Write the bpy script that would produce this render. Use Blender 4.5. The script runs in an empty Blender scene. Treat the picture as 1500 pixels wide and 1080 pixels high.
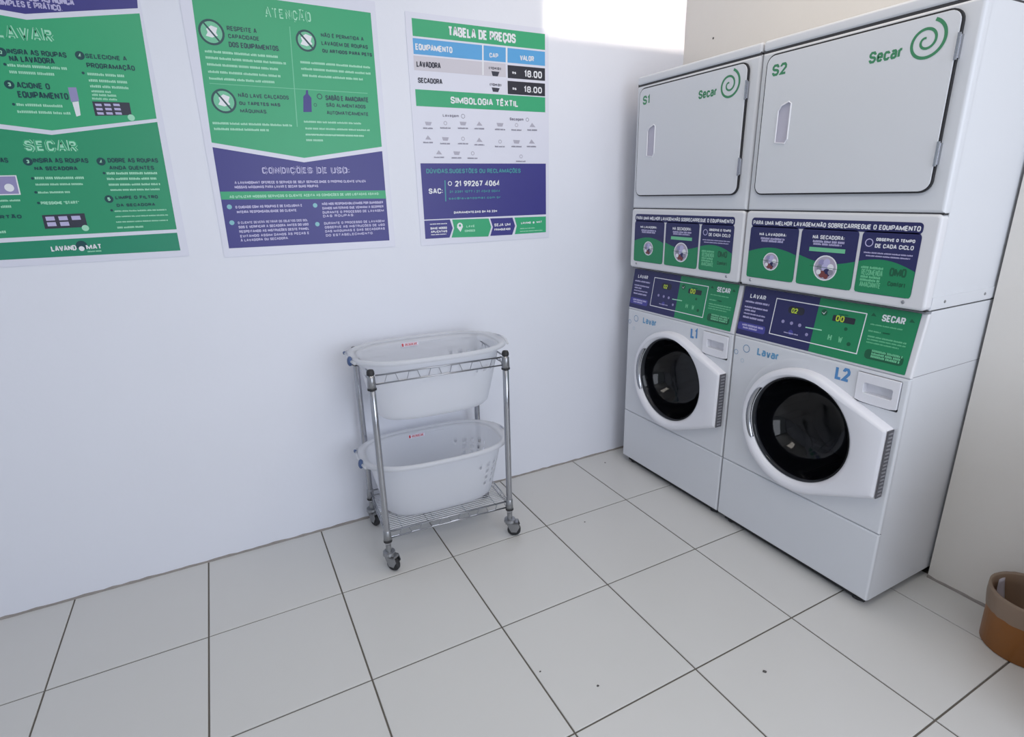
import bpy, bmesh, math, random
from mathutils import Vector, Matrix

random.seed(7)
SC = bpy.context.scene
COL = SC.collection
PI = math.pi

# ------------------------------------------------------------------ camera
cam_d = bpy.data.cameras.new('camera')
cam_d.sensor_fit = 'HORIZONTAL'
cam_d.sensor_width = 36.0
cam_d.lens = 814.22 / 1500.0 * 36.0
cam = bpy.data.objects.new('camera', cam_d)
COL.objects.link(cam)
yaw, pitch, roll = 0.476, 0.305, -0.024
f = Vector((math.sin(yaw) * math.cos(pitch), math.cos(yaw) * math.cos(pitch), -math.sin(pitch)))
r = Vector((math.cos(yaw), -math.sin(yaw), 0))
u = r.cross(f)
r2 = r * math.cos(roll) + u * math.sin(roll)
u2 = -r * math.sin(roll) + u * math.cos(roll)
m = Matrix.Identity(4)
for i in range(3):
    m[i][0] = r2[i]; m[i][1] = u2[i]; m[i][2] = -f[i]
m[0][3], m[1][3], m[2][3] = 0.699, -2.384, 1.459
cam.matrix_world = m
SC.camera = cam

# ------------------------------------------------------------------ world, lights, exposure
w = bpy.data.worlds.new('world'); SC.world = w; w.use_nodes = True
bg = w.node_tree.nodes['Background']
bg.inputs[0].default_value = (0.80, 0.90, 1.0, 1); bg.inputs[1].default_value = 0.5
SC.view_settings.view_transform = 'Standard'
SC.view_settings.look = 'None'
SC.view_settings.exposure = 0.0
SC.view_settings.gamma = 1.0
SC.view_settings.use_curve_mapping = False


def area(name, loc, rot, sx, sy, energy, color, spread=180):
    l = bpy.data.lights.new(name, 'AREA')
    l.shape = 'RECTANGLE'; l.size = sx; l.size_y = sy
    l.energy = energy; l.color = color; l.spread = math.radians(spread)
    o = bpy.data.objects.new(name, l); COL.objects.link(o)
    o.location = loc; o.rotation_euler = rot
    return o


# daylight through the open shop front behind the camera
area('shopfront_daylight', (1.95, -4.15, 1.55), (PI / 2, 0, 0), 2.2, 2.1, 52, (0.84, 0.89, 1.0))
# ceiling tube
area('ceiling_tube', (0.9, -1.9, 2.74), (0, 0, 0), 1.3, 0.5, 11, (1.0, 0.93, 0.85))
area('corner_fill', (2.25, -1.0, 2.80), (0, 0, 0), 0.5, 0.9, 6.3, (1.0, 0.86, 0.72))  # added fill without a fixture, warms and brightens the upper right wall
# added narrow warm lamp, shaped to throw the bright patch on the back wall
area('wall_patch_beam', (2.59, -4.05, 2.475), (PI / 2, 0, 0), 0.92, 0.70, 2.1, (1.0, 0.86, 0.70), 1.0)


# ------------------------------------------------------------------ materials
def lin(c):
    c = c / 255.0
    return c / 12.92 if c <= 0.04045 else ((c + 0.055) / 1.055) ** 2.4


def mat(name, rgb, rough=0.5, metal=0.0, spec=0.5, bump=0, bscale=40, vary=0, emit=0, coat=0):
    m = bpy.data.materials.new(name); m.use_nodes = True
    nt = m.node_tree; b = nt.nodes['Principled BSDF']
    c = (lin(rgb[0]), lin(rgb[1]), lin(rgb[2]), 1)
    b.inputs['Base Color'].default_value = c
    b.inputs['Roughness'].default_value = rough
    b.inputs['Metallic'].default_value = metal
    b.inputs['Specular IOR Level'].default_value = spec
    b.inputs['Coat Weight'].default_value = coat
    if emit:
        b.inputs['Emission Color'].default_value = c; b.inputs['Emission Strength'].default_value = emit
    if bump or vary:
        tc = nt.nodes.new('ShaderNodeTexCoord')
        if vary:
            n = nt.nodes.new('ShaderNodeTexNoise'); n.inputs['Scale'].default_value = bscale * 0.12; n.inputs['Detail'].default_value = 5
            nt.links.new(tc.outputs['Object'], n.inputs['Vector'])
            mx = nt.nodes.new('ShaderNodeMix'); mx.data_type = 'RGBA'
            mx.inputs[6].default_value = tuple(x * (1 - vary) for x in c[:3]) + (1,)
            mx.inputs[7].default_value = tuple(min(1, x * (1 + vary)) for x in c[:3]) + (1,)
            nt.links.new(n.outputs['Fac'], mx.inputs[0]); nt.links.new(mx.outputs[2], b.inputs['Base Color'])
        if bump:
            n2 = nt.nodes.new('ShaderNodeTexNoise'); n2.inputs['Scale'].default_value = bscale; n2.inputs['Detail'].default_value = 4
            nt.links.new(tc.outputs['Object'], n2.inputs['Vector'])
            bp = nt.nodes.new('ShaderNodeBump'); bp.inputs['Strength'].default_value = bump; bp.inputs['Distance'].default_value = 0.01
            nt.links.new(n2.outputs['Fac'], bp.inputs['Height']); nt.links.new(bp.outputs[0], b.inputs['Normal'])
    return m


def mix_transparent(name, rgb, rough, alpha, transl=0.0, tint=(1, 1, 1)):
    m = bpy.data.materials.new(name); m.use_nodes = True
    nt = m.node_tree; b = nt.nodes['Principled BSDF']; out = nt.nodes['Material Output']
    b.inputs['Base Color'].default_value = (lin(rgb[0]), lin(rgb[1]), lin(rgb[2]), 1)
    b.inputs['Roughness'].default_value = rough
    sh = b.outputs[0]
    if transl:
        t = nt.nodes.new('ShaderNodeBsdfTranslucent'); t.inputs[0].default_value = (lin(rgb[0]), lin(rgb[1]), lin(rgb[2]), 1)
        a = nt.nodes.new('ShaderNodeMixShader'); a.inputs[0].default_value = transl
        nt.links.new(sh, a.inputs[1]); nt.links.new(t.outputs[0], a.inputs[2]); sh = a.outputs[0]
    tr = nt.nodes.new('ShaderNodeBsdfTransparent'); tr.inputs[0].default_value = tint + (1,)
    a = nt.nodes.new('ShaderNodeMixShader'); a.inputs[0].default_value = alpha
    nt.links.new(tr.outputs[0], a.inputs[1]); nt.links.new(sh, a.inputs[2]); nt.links.new(a.outputs[0], out.inputs[0])
    return m


M = {}
M['wall'] = mat('wall_paint', (230, 233, 243), 0.55, bump=0.06, bscale=30, vary=0.015)
M['wall_warm'] = mat('wall_paint_cream', (229, 226, 221), 0.6, bump=0.08, bscale=30, vary=0.03)
M['ceiling'] = mat('ceiling_paint', (235, 232, 225), 0.8)
M['grout'] = mat('grout', (104, 99, 92), 0.9, bump=0.2, bscale=200)
M['mortar'] = mat('mortar', (150, 145, 142), 0.9, bump=0.4, bscale=90, vary=0.3)
M['tile'] = mat('ceramic_tile', (208, 208, 207), 0.28, spec=0.4, bump=0.015, bscale=25, vary=0.02)
M['enamel'] = mat('white_enamel', (217, 220, 226), 0.32)
M['enamel_side'] = M['enamel']
M['panel'] = mat('white_panel_plastic', (222, 223, 228), 0.38)
M['door_white'] = mat('door_white_plastic', (230, 231, 238), 0.3)
M['seam'] = mat('dark_seam', (62, 62, 66), 0.7)
M['gasket'] = mat('rubber_gasket', (38, 38, 42), 0.6)
M['rubber'] = mat('black_rubber', (40, 41, 44), 0.55)
M['glass'] = mix_transparent('dark_door_glass', (12, 13, 18), 0.06, 0.62, tint=(0.45, 0.47, 0.5))
M['drum'] = mat('drum_steel', (80, 82, 86), 0.35, metal=0.8)
M['chrome'] = mat('chrome', (176, 178, 184), 0.22, metal=1.0)
M['pole'] = mat('pole_chrome', (178, 180, 186), 0.25, metal=1.0)
M['wire'] = mat('wire_chrome', (172, 174, 180), 0.3, metal=1.0)
M['cast'] = mat('cast_zinc', (158, 160, 164), 0.35, metal=0.9)
M['grip'] = mat('grip_strip_grey', (92, 92, 98), 0.6)
M['grip_light'] = mat('grip_ridge', (140, 140, 146), 0.5)
M['plastic'] = mix_transparent('frosted_plastic', (244, 246, 251), 0.3, 0.60, transl=0.45)
M['handle_blue'] = mat('blue_handle_plastic', (70, 92, 135), 0.4)
M['sheet'] = mat('laminated_paper', (222, 224, 238), 0.35)
M['bucket'] = mat('amber_plastic', (150, 92, 32), 0.4)
M['liner'] = mix_transparent('bag_film', (176, 156, 138), 0.4, 0.8, transl=0.3)
M['rubbish'] = mat('crumpled_paper', (215, 213, 228), 0.8)
M['fleck'] = mat('dirt_fleck', (86, 84, 84), 0.9)
M['pocket_shade'] = mat('handle_pocket_shade', (190, 188, 204), 0.45)  # lilac grey puts the shade of the handle pocket into its colour
INKC = dict(green=(52, 168, 118), greend=(40, 150, 108), green3=(34, 140, 108), violet=(56, 54, 132), white=(232, 234, 240),
            pale=(165, 225, 195), pale2=(110, 195, 155), dark=(22, 72, 78), blue=(84, 140, 196), sky=(88, 165, 222), greyp=(205, 202, 212),
            ink=(52, 54, 70), black=(34, 36, 50), grey=(140, 138, 156), grey2=(176, 174, 190), teal=(66, 146, 156), lilac=(188, 184, 222),
            lilac2=(150, 146, 190), aqua=(130, 190, 200), photo=(178, 170, 190), pgreen=(112, 196, 150), dgreen=(10, 88, 58),
            blueb=(66, 66, 150), led=(190, 215, 60), lblue=(104, 158, 198), lblue2=(112, 150, 188), lblue3=(180, 200, 215), sgreen=(66, 138, 98),
            sviolet=(36, 38, 92), sgreenbg=(24, 134, 88), brown=(120, 60, 60), red=(196, 60, 70), dviolet=(30, 32, 84))
INK = {k: mat('print_' + k, v, 0.38) for k, v in INKC.items()}


# ------------------------------------------------------------------ helpers
def link(name, bm, material, parent=None, loc=(0, 0, 0), bevel=0, smooth=False, mats=None):
    me = bpy.data.meshes.new(name)
    bmesh.ops.recalc_face_normals(bm, faces=bm.faces)
    bm.to_mesh(me); bm.free()
    for q in (mats or [material]):
        me.materials.append(q)
    if smooth:
        for p in me.polygons:
            p.use_smooth = True
    o = bpy.data.objects.new(name, me); COL.objects.link(o)
    o.location = loc
    if parent:
        o.parent = parent
    if bevel:
        b = o.modifiers.new('bevel', 'BEVEL'); b.width = bevel; b.segments = 3; b.limit_method = 'ANGLE'; b.angle_limit = math.radians(40)
        b.harden_normals = False
        for p in me.polygons:
            p.use_smooth = True
        ws = o.modifiers.new('wn', 'WEIGHTED_NORMAL'); ws.keep_sharp = True
    return o


def thing(name, label, cat, loc=(0, 0, 0), rz=0, group=None):
    o = bpy.data.objects.new(name, None); COL.objects.link(o)
    o.empty_display_size = 0.1
    o.location = loc; o.rotation_euler = (0, 0, rz)
    o['label'] = label; o['category'] = cat
    if group:
        o['group'] = group
    return o


def tag(o, label, cat, group=None):
    o['label'] = label; o['category'] = cat
    if group:
        o['group'] = group
    return o


def struct(o):
    o['kind'] = 'structure'; return o


def box(bm, x0, y0, z0, x1, y1, z1):
    a = [(x0, y0, z0), (x1, y0, z0), (x1, y1, z0), (x0, y1, z0), (x0, y0, z1), (x1, y0, z1), (x1, y1, z1), (x0, y1, z1)]
    v = [bm.verts.new(p) for p in a]
    for q in ((0, 3, 2, 1), (4, 5, 6, 7), (0, 1, 5, 4), (1, 2, 6, 5), (2, 3, 7, 6), (3, 0, 4, 7)):
        bm.faces.new([v[i] for i in q])
    return bm


def B():
    return bmesh.new()


def rings(bm, loops, close=True, cap0=False, cap1=False):
    L = [[bm.verts.new(p) for p in lp] for lp in loops]
    n = len(L[0])
    for a, b in zip(L, L[1:]):
        for i in range(n if close else n - 1):
            j = (i + 1) % n
            bm.faces.new((a[i], a[j], b[j], b[i]))
    if cap0:
        bm.faces.new(L[0][::-1])
    if cap1:
        bm.faces.new(L[-1])
    return L


def tube(bm, pts, rad, n=8, cap=True, closed=False):
    pts = [Vector(p) for p in pts]
    loops = []
    K = len(pts)
    for i, p in enumerate(pts):
        if closed:
            d = pts[(i + 1) % K] - pts[i - 1]
        else:
            d = pts[min(i + 1, K - 1)] - pts[max(i - 1, 0)]
        d.normalize()
        a = Vector((0, 0, 1)) if abs(d.z) < 0.9 else Vector((1, 0, 0))
        s = d.cross(a).normalized(); t = s.cross(d).normalized()
        rr = rad[i] if isinstance(rad, (list, tuple)) else rad
        loops.append([p + s * rr * math.cos(2 * PI * k / n) + t * rr * math.sin(2 * PI * k / n) for k in range(n)])
    if closed:
        loops.append(loops[0])
    L = rings(bm, loops, cap0=cap and not closed, cap1=cap and not closed)
    if closed:
        bmesh.ops.remove_doubles(bm, verts=bm.verts, dist=1e-6)
    return bm


def lathe(bm, prof, c=(0, 0, 0), n=32, axis='z', cap0=False, cap1=False):
    loops = []
    for rr, h in prof:
        lp = []
        for k in range(n):
            a = 2 * PI * k / n
            x, y = rr * math.cos(a), rr * math.sin(a)
            if axis == 'z': p = (c[0] + x, c[1] + y, c[2] + h)
            elif axis == 'x': p = (c[0] + h, c[1] + x, c[2] + y)
            else: p = (c[0] + x, c[1] + h, c[2] + y)
            lp.append(p)
        loops.append(lp)
    rings(bm, loops, cap0=cap0, cap1=cap1)
    return bm


def rrect(x0, z0, x1, z1, r, n=5):
    if r <= 0:
        return [(x0, z0), (x1, z0), (x1, z1), (x0, z1)]
    pts = []
    for cx, cz, a0 in ((x1 - r, z0 + r, -PI / 2), (x1 - r, z1 - r, 0), (x0 + r, z1 - r, PI / 2), (x0 + r, z0 + r, PI)):
        for k in range(n + 1):
            a = a0 + PI / 2 * k / n
            pts.append((cx + r * math.cos(a), cz + r * math.sin(a)))
    return pts


def circ(cx, cz, r, n=32):
    return [(cx + r * math.cos(2 * PI * k / n), cz + r * math.sin(2 * PI * k / n)) for k in range(n)]


def plate(bm, outer, holes, x0, x1, f):
    """flat plate with holes; f(u, v, d) -> 3D point, d runs x0..x1"""
    vs = []; es = []
    for lp in [outer] + holes:
        v = [bm.verts.new(f(a, b, x0)) for a, b in lp]
        es += [bm.edges.new((v[i], v[(i + 1) % len(v)])) for i in range(len(v))]
    if holes:
        g = bmesh.ops.triangle_fill(bm, use_beauty=True, use_dissolve=False, edges=es)
        faces = [q for q in g['geom'] if isinstance(q, bmesh.types.BMFace)]
    else:
        faces = [bm.faces.new(v)]
    if x1 == x0:
        return bm
    e = bmesh.ops.extrude_face_region(bm, geom=faces)
    dv = Vector(f(0, 0, x1)) - Vector(f(0, 0, x0))
    for q in e['geom']:
        if isinstance(q, bmesh.types.BMVert):
            q.co += dv
    return bm


# ---- flat print: lettering and shapes as thin ink geometry on a real plane
# condensed sans lettering drawn as strokes: glyph -> (width, polylines on a 0..1 x 0..1 grid)
_O = '0,22 0,78 22,100 78,100 100,78 100,22 78,0 22,0 0,22'
GLY = {
 'A': (.54, '0,0 44,100 56,100 100,0|16,30 84,30'), 'B': (.5, '0,0 0,100 76,100 94,88 94,64 78,53 0,53|78,53 100,40 100,14 80,0 0,0'),
 'C': (.5, '100,70 100,80 78,100 22,100 0,80 0,20 22,0 78,0 100,20 100,30'), 'D': (.5, '0,0 0,100 70,100 100,78 100,22 70,0 0,0'),
 'E': (.44, '100,100 0,100 0,0 100,0|0,52 86,52'), 'F': (.44, '100,100 0,100 0,0|0,50 86,50'),
 'G': (.5, '100,72 100,80 78,100 22,100 0,80 0,20 22,0 78,0 100,20 100,48 56,48'), 'H': (.5, '0,0 0,100|100,0 100,100|0,52 100,52'),
 'I': (.0, '0,0 0,100'), 'J': (.4, '100,100 100,20 76,0 24,0 0,20 0,30'), 'K': (.52, '0,0 0,100|100,100 4,44|34,62 100,0'),
 'L': (.42, '0,100 0,0 100,0'), 'M': (.80, '0,0 0,100|0,96 50,14 100,96|100,100 100,0'), 'N': (.56, '0,0 0,100|2,96 98,4|100,0 100,100'),
 'O': (.5, _O), 'P': (.5, '0,0 0,100 78,100 100,84 100,60 78,44 0,44'), 'Q': (.5, _O + '|60,26 100,-6'),
 'R': (.5, '0,0 0,100 78,100 100,84 100,62 78,48 0,48|52,48 100,0'), 'S': (.5, '98,74 98,82 78,100 22,100 0,82 0,66 20,54 80,46 100,34 100,18 78,0 22,0 0,18 0,26'),
 'T': (.48, '0,100 100,100|50,100 50,0'), 'U': (.5, '0,100 0,20 22,0 78,0 100,20 100,100'), 'V': (.54, '0,100 44,0 56,0 100,100'),
 'W': (.86, '0,100 25,2|25,2 50,84|50,84 75,2|75,2 100,100'), 'X': (.54, '0,100 100,0|0,0 100,100'), 'Y': (.54, '0,100 50,46 100,100|50,46 50,0'),
 'Z': (.5, '0,100 100,100 0,0 100,0'), '0': (.46, _O), '1': (.2, '0,78 80,100 80,0'), '2': (.46, '0,76 0,82 22,100 78,100 100,82 100,62 0,0 100,0'),
 '3': (.46, '0,82 22,100 78,100 100,82 100,64 80,52 40,52|80,52 100,38 100,18 78,0 22,0 0,18'), '4': (.5, '70,0 70,100 0,26 100,26'),
 '5': (.46, '94,100 4,100 0,52 30,60 78,60 100,44 100,18 78,0 22,0 0,18'), '6': (.46, '94,100 30,84 0,50 0,20 22,0 78,0 100,20 100,40 78,58 10,56'),
 '7': (.46, '0,100 100,100 34,0'), '8': (.46, '22,53 4,64 4,84 24,100 76,100 96,84 96,64 78,53 22,53 0,38 0,16 22,0 78,0 100,16 100,38 78,53'),
 '9': (.46, '6,0 70,16 100,50 100,80 78,100 22,100 0,80 0,60 22,42 90,44'),
 '.': (.0, '0,0 0,8'), ',': (.0, '0,-12 0,8'), ':': (.0, '0,10 0,22|0,58 0,70'), '-': (.24, '0,48 100,48'), '(': (.16, '100,108 0,80 0,20 100,-8'), ')': (.16, '0,108 100,80 100,20 0,-8'),
 '"': (.16, '0,100 0,74|100,100 100,74'), '|': (.0, '0,-10 0,110'), '$': (.46, '98,74 78,92 22,92 0,78 0,64 20,54 80,46 100,34 100,20 78,8 22,8 0,24|50,110 50,-10'), '@': (.6, '100,20 78,0 22,0 0,22 0,78 22,100 78,100 100,78 100,34 80,30 70,40 70,66 34,66 34,34 70,36'),
 'a': (.4, '4,66 24,74 76,74 100,58 100,0|100,44 24,44 0,30 0,12 22,0 78,2 100,16'), 'c': (.4, '100,56 100,60 76,74 24,74 0,58 0,16 24,0 76,0 100,16 100,20'),
 'e': (.4, '0,38 100,38 100,58 76,74 24,74 0,58 0,16 24,0 76,0 98,14'), 'g': (.4, '100,74 100,-14 78,-26 14,-26|100,56 76,74 24,74 0,58 0,20 24,4 76,4 100,20'),
 'm': (.66, '0,0 0,74|0,58 14,74 38,74 50,60 50,0|50,60 64,74 88,74 100,60 100,0'), 'o': (.4, '0,16 0,58 24,74 76,74 100,58 100,16 76,0 24,0 0,16'),
 'r': (.26, '0,0 0,74|0,54 40,74 100,74'), 'v': (.42, '0,74 44,0 56,0 100,74'), 'f': (.26, '100,100 70,100 40,86 40,0|0,70 100,70'), 't': (.26, '40,96 40,14 66,0 100,0|0,74 100,74'),
 's': (.38, '98,64 76,74 24,74 0,64 0,48 100,28 100,10 76,0 24,0 0,10'), 'l': (.0, '0,0 0,100'), 'n': (.4, '0,0 0,74|0,56 24,74 76,74 100,58 100,0'),
 'd': (.4, '100,0 100,100|100,58 76,74 24,74 0,58 0,16 24,0 76,0 100,16'), 'b': (.4, '0,0 0,100|0,58 24,74 76,74 100,58 100,16 76,0 24,0 0,16'),
}
BASE = {'\u00c7': ('C', 'ced'), '\u00c3': ('A', 'til'), '\u00d5': ('O', 'til'), '\u00c1': ('A', 'acu'), '\u00c9': ('E', 'acu'), '\u00da': ('U', 'acu'), '\u00d3': ('O', 'acu'),
        '\u00c0': ('A', 'gra'), '\u00ca': ('E', 'cir'), '\u00ea': ('e', 'cir')}
MARK = {'ced': '50,0 50,-14 30,-24', 'til': '10,112 35,122 65,112 90,122', 'acu': '40,110 75,128', 'gra': '25,128 60,110', 'cir': '20,110 50,126 80,110'}


def stroke(bm, pts, hw, P, mi, d):
    n = len(pts); closed = n > 2 and abs(pts[0][0] - pts[-1][0]) < 1e-9 and abs(pts[0][1] - pts[-1][1]) < 1e-9
    V = [Vector(p) for p in pts]
    if closed: V = V[:-1]
    n = len(V); A = []; Bq = []
    for i in range(n):
        d0 = (V[i] - V[i - 1]) if (i > 0 or closed) else None
        d1 = (V[(i + 1) % n] - V[i]) if (i < n - 1 or closed) else None
        if d0 is None: d0 = d1
        if d1 is None: d1 = d0
        if d0.length < 1e-9: d0 = d1
        if d1.length < 1e-9: d1 = d0
        d0 = d0.normalized(); d1 = d1.normalized()
        n0 = Vector((-d0.y, d0.x)); n1 = Vector((-d1.y, d1.x)); mm = n0 + n1
        if mm.length < 0.3: mm = n1.copy()
        mm.normalize(); k = hw / max(0.45, mm.dot(n1))
        e = Vector((0, 0))
        if not closed and i == 0: e = -d1 * hw * 0.0
        A.append(bm.verts.new(P(*(V[i] + mm * k + e), d))); Bq.append(bm.verts.new(P(*(V[i] - mm * k + e), d)))
    for i in range(n if closed else n - 1):
        j = (i + 1) % n
        fc = bm.faces.new((Bq[i], Bq[j], A[j], A[i])); fc.material_index = mi


def add_text(bm, s, bx, P, mi, d, bold=None):
    if bold is None: bold = 0.21 if s in ('S1', 'S2', 'Secar', 'Lavar', 'L1', 'L2') else 0.21
    x0, z0, x1, z1 = bx
    if z1 - z0 < 0.0098:
        zc = (z0 + z1) / 2; z0 = zc - 0.0049; z1 = zc + 0.0049
    if z1 - z0 < 0.0125: bold += 0.05
    hgt = z1 - z0; gap = 0.17 + bold * 0.55
    lay = []; x = 0.0
    for ch in s:
        if ch == ' ':
            x += 0.24 + gap * 0.6; continue
        mk = None
        if ch in BASE: ch, mk = BASE[ch]
        if ch not in GLY: ch = ch.upper() if ch.upper() in GLY else '-'
        wd, pl = GLY[ch]
        lay.append((x, wd, pl, mk)); x += wd + gap
    tot = x - gap
    hw = hgt * bold / 2
    sx = (x1 - x0 - 2 * hw) / max(tot, 0.01)
    if s in ('S1', 'L1'): sx = (x1 - x0 - 2 * hw) / (GLY[s[0]][0] + .46 + gap)
    hwx = min(hw, sx * 0.46 * 0.24 + 0.0001) if sx * 0.5 < 3.2 * hw else hw
    sy = hgt - 2 * hw
    for gx, wd, pl, mk in lay:
        for kk, part in enumerate((pl + ('|' + MARK[mk] if mk else '')).split('|')):
            pts = []
            for q in part.split():
                a_, b_ = q.split(','); a_ = float(a_) / 100; b_ = float(b_) / 100
                pts.append((x0 + hw + (gx + a_ * wd) * sx, z0 + hw + b_ * sy))
            stroke(bm, pts, hwx, P, mi, d + kk * 0.000015)


def add_poly(bm, pts, P, mi, d):
    fc = bm.faces.new([bm.verts.new(P(a, b, d)) for a, b in pts]); fc.material_index = mi


def add_ring(bm, c, r, wd, P, mi, d, n=28):
    o = [bm.verts.new(P(a, b, d)) for a, b in circ(c[0], c[1], r, n)]
    i_ = [bm.verts.new(P(a, b, d)) for a, b in circ(c[0], c[1], r - wd, n)]
    for k in range(n):
        j = (k + 1) % n
        fc = bm.faces.new((o[k], o[j], i_[j], i_[k])); fc.material_index = mi


def print_mesh(name, items, P, parent, d0=0.0005, under='green', loc=(0, 0, 0)):
    """all ink of one sheet as one mesh with one material slot per ink colour"""
    used = []
    def mi(c):
        if c not in used:
            used.append(c)
        return used.index(c)
    bm = B(); rd = random.Random(len(items) * 7 + 3); d = d0
    for it in items:
        k = it[0]; d += 0.000012
        if k == 'p': add_poly(bm, it[2], P, mi(it[1]), d)
        elif k == 'r': add_poly(bm, rrect(*it[2], it[3]), P, mi(it[1]), d)
        elif k == 'c':
            if len(it) > 4: add_ring(bm, it[2], it[3], it[4], P, mi(it[1]), d)
            else: add_poly(bm, circ(it[2][0], it[2][1], it[3], 24), P, mi(it[1]), d)
        elif k == 't': add_text(bm, it[2], it[3], P, mi(it[1]), d)
        elif k == 'o':
            add_text(bm, it[2], it[3], P, mi(it[1]), d, 0.25)
            d += 0.0001; add_text(bm, it[2], it[3], P, mi(under if it[1] != 'lilac' else 'violet'), d, 0.10)
        elif k == 'b':
            x0, z0, x1, z1 = it[2]
            h = max(0.0042, abs(z1 - z0)); zc = (z0 + z1) / 2; h = min(h, 0.0075)
            x = x0
            while x < x1:
                n = rd.randint(4, 10)
                for q in range(n):
                    wl = h * rd.uniform(0.42, 0.6)
                    if x + wl > x1:
                        x = x1; break
                    y0 = zc - h / 2; y1 = zc + h / 2 * rd.choice((1, 1, 1, 0.6))
                    add_poly(bm, [(x, y0), (x + wl, y0), (x + wl, y1), (x, y1)], P, mi(it[1]), d)
                    x += wl + h * 0.14
                x += h * 0.38
    if not used:
        bm.free(); return None
    me = bpy.data.meshes.new(name); bm.to_mesh(me); bm.free()
    for c in used:
        me.materials.append(INK[c])
    o = bpy.data.objects.new(name, me); COL.objects.link(o); o.parent = parent; o.location = loc
    if len(items) > 1:
        o['kind'] = 'stuff'      # small print that cannot be picked apart
    return o



def slab(bm, inset_fn, holes, f, df, db, r, steps=3):
    """panel with a rounded front border; inset_fn(i) gives the outline inset by i"""
    loops = [[f(a, b, db) for a, b in inset_fn(0)]]
    for k in range(steps + 1):
        q = PI / 2 * k / steps
        loops.append([f(a, b, df - r + r * math.sin(q)) for a, b in inset_fn(r * (1 - math.cos(q)))])
    L = rings(bm, loops)
    last = L[-1]
    es = [bm.edges.get((last[i], last[(i + 1) % len(last)])) for i in range(len(last))]
    if not holes:
        bm.faces.new(last); return bm
    for lp in holes:
        a = [bm.verts.new(f(p, q, df)) for p, q in lp]; b = [bm.verts.new(f(p, q, db)) for p, q in lp]
        es += [bm.edges.new((a[i], a[(i + 1) % len(a)])) for i in range(len(a))]
        for i in range(len(a)):
            j = (i + 1) % len(a); bm.faces.new((a[i], b[i], b[j], a[j]))
    bmesh.ops.triangle_fill(bm, use_beauty=True, use_dissolve=False, edges=es)
    return bm


def shade(o, ang=35):
    for p in o.data.polygons:
        p.use_smooth = True
    o.modifiers.new('split', 'EDGE_SPLIT').split_angle = math.radians(ang)
    o.modifiers.new('wn', 'WEIGHTED_NORMAL').keep_sharp = True
    return o


def RI(x0, z0, x1, z1, rad, n=4):
    return lambda i: rrect(x0 + i, z0 + i, x1 - i, z1 - i, max(0.0005, rad - i), n)


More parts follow.
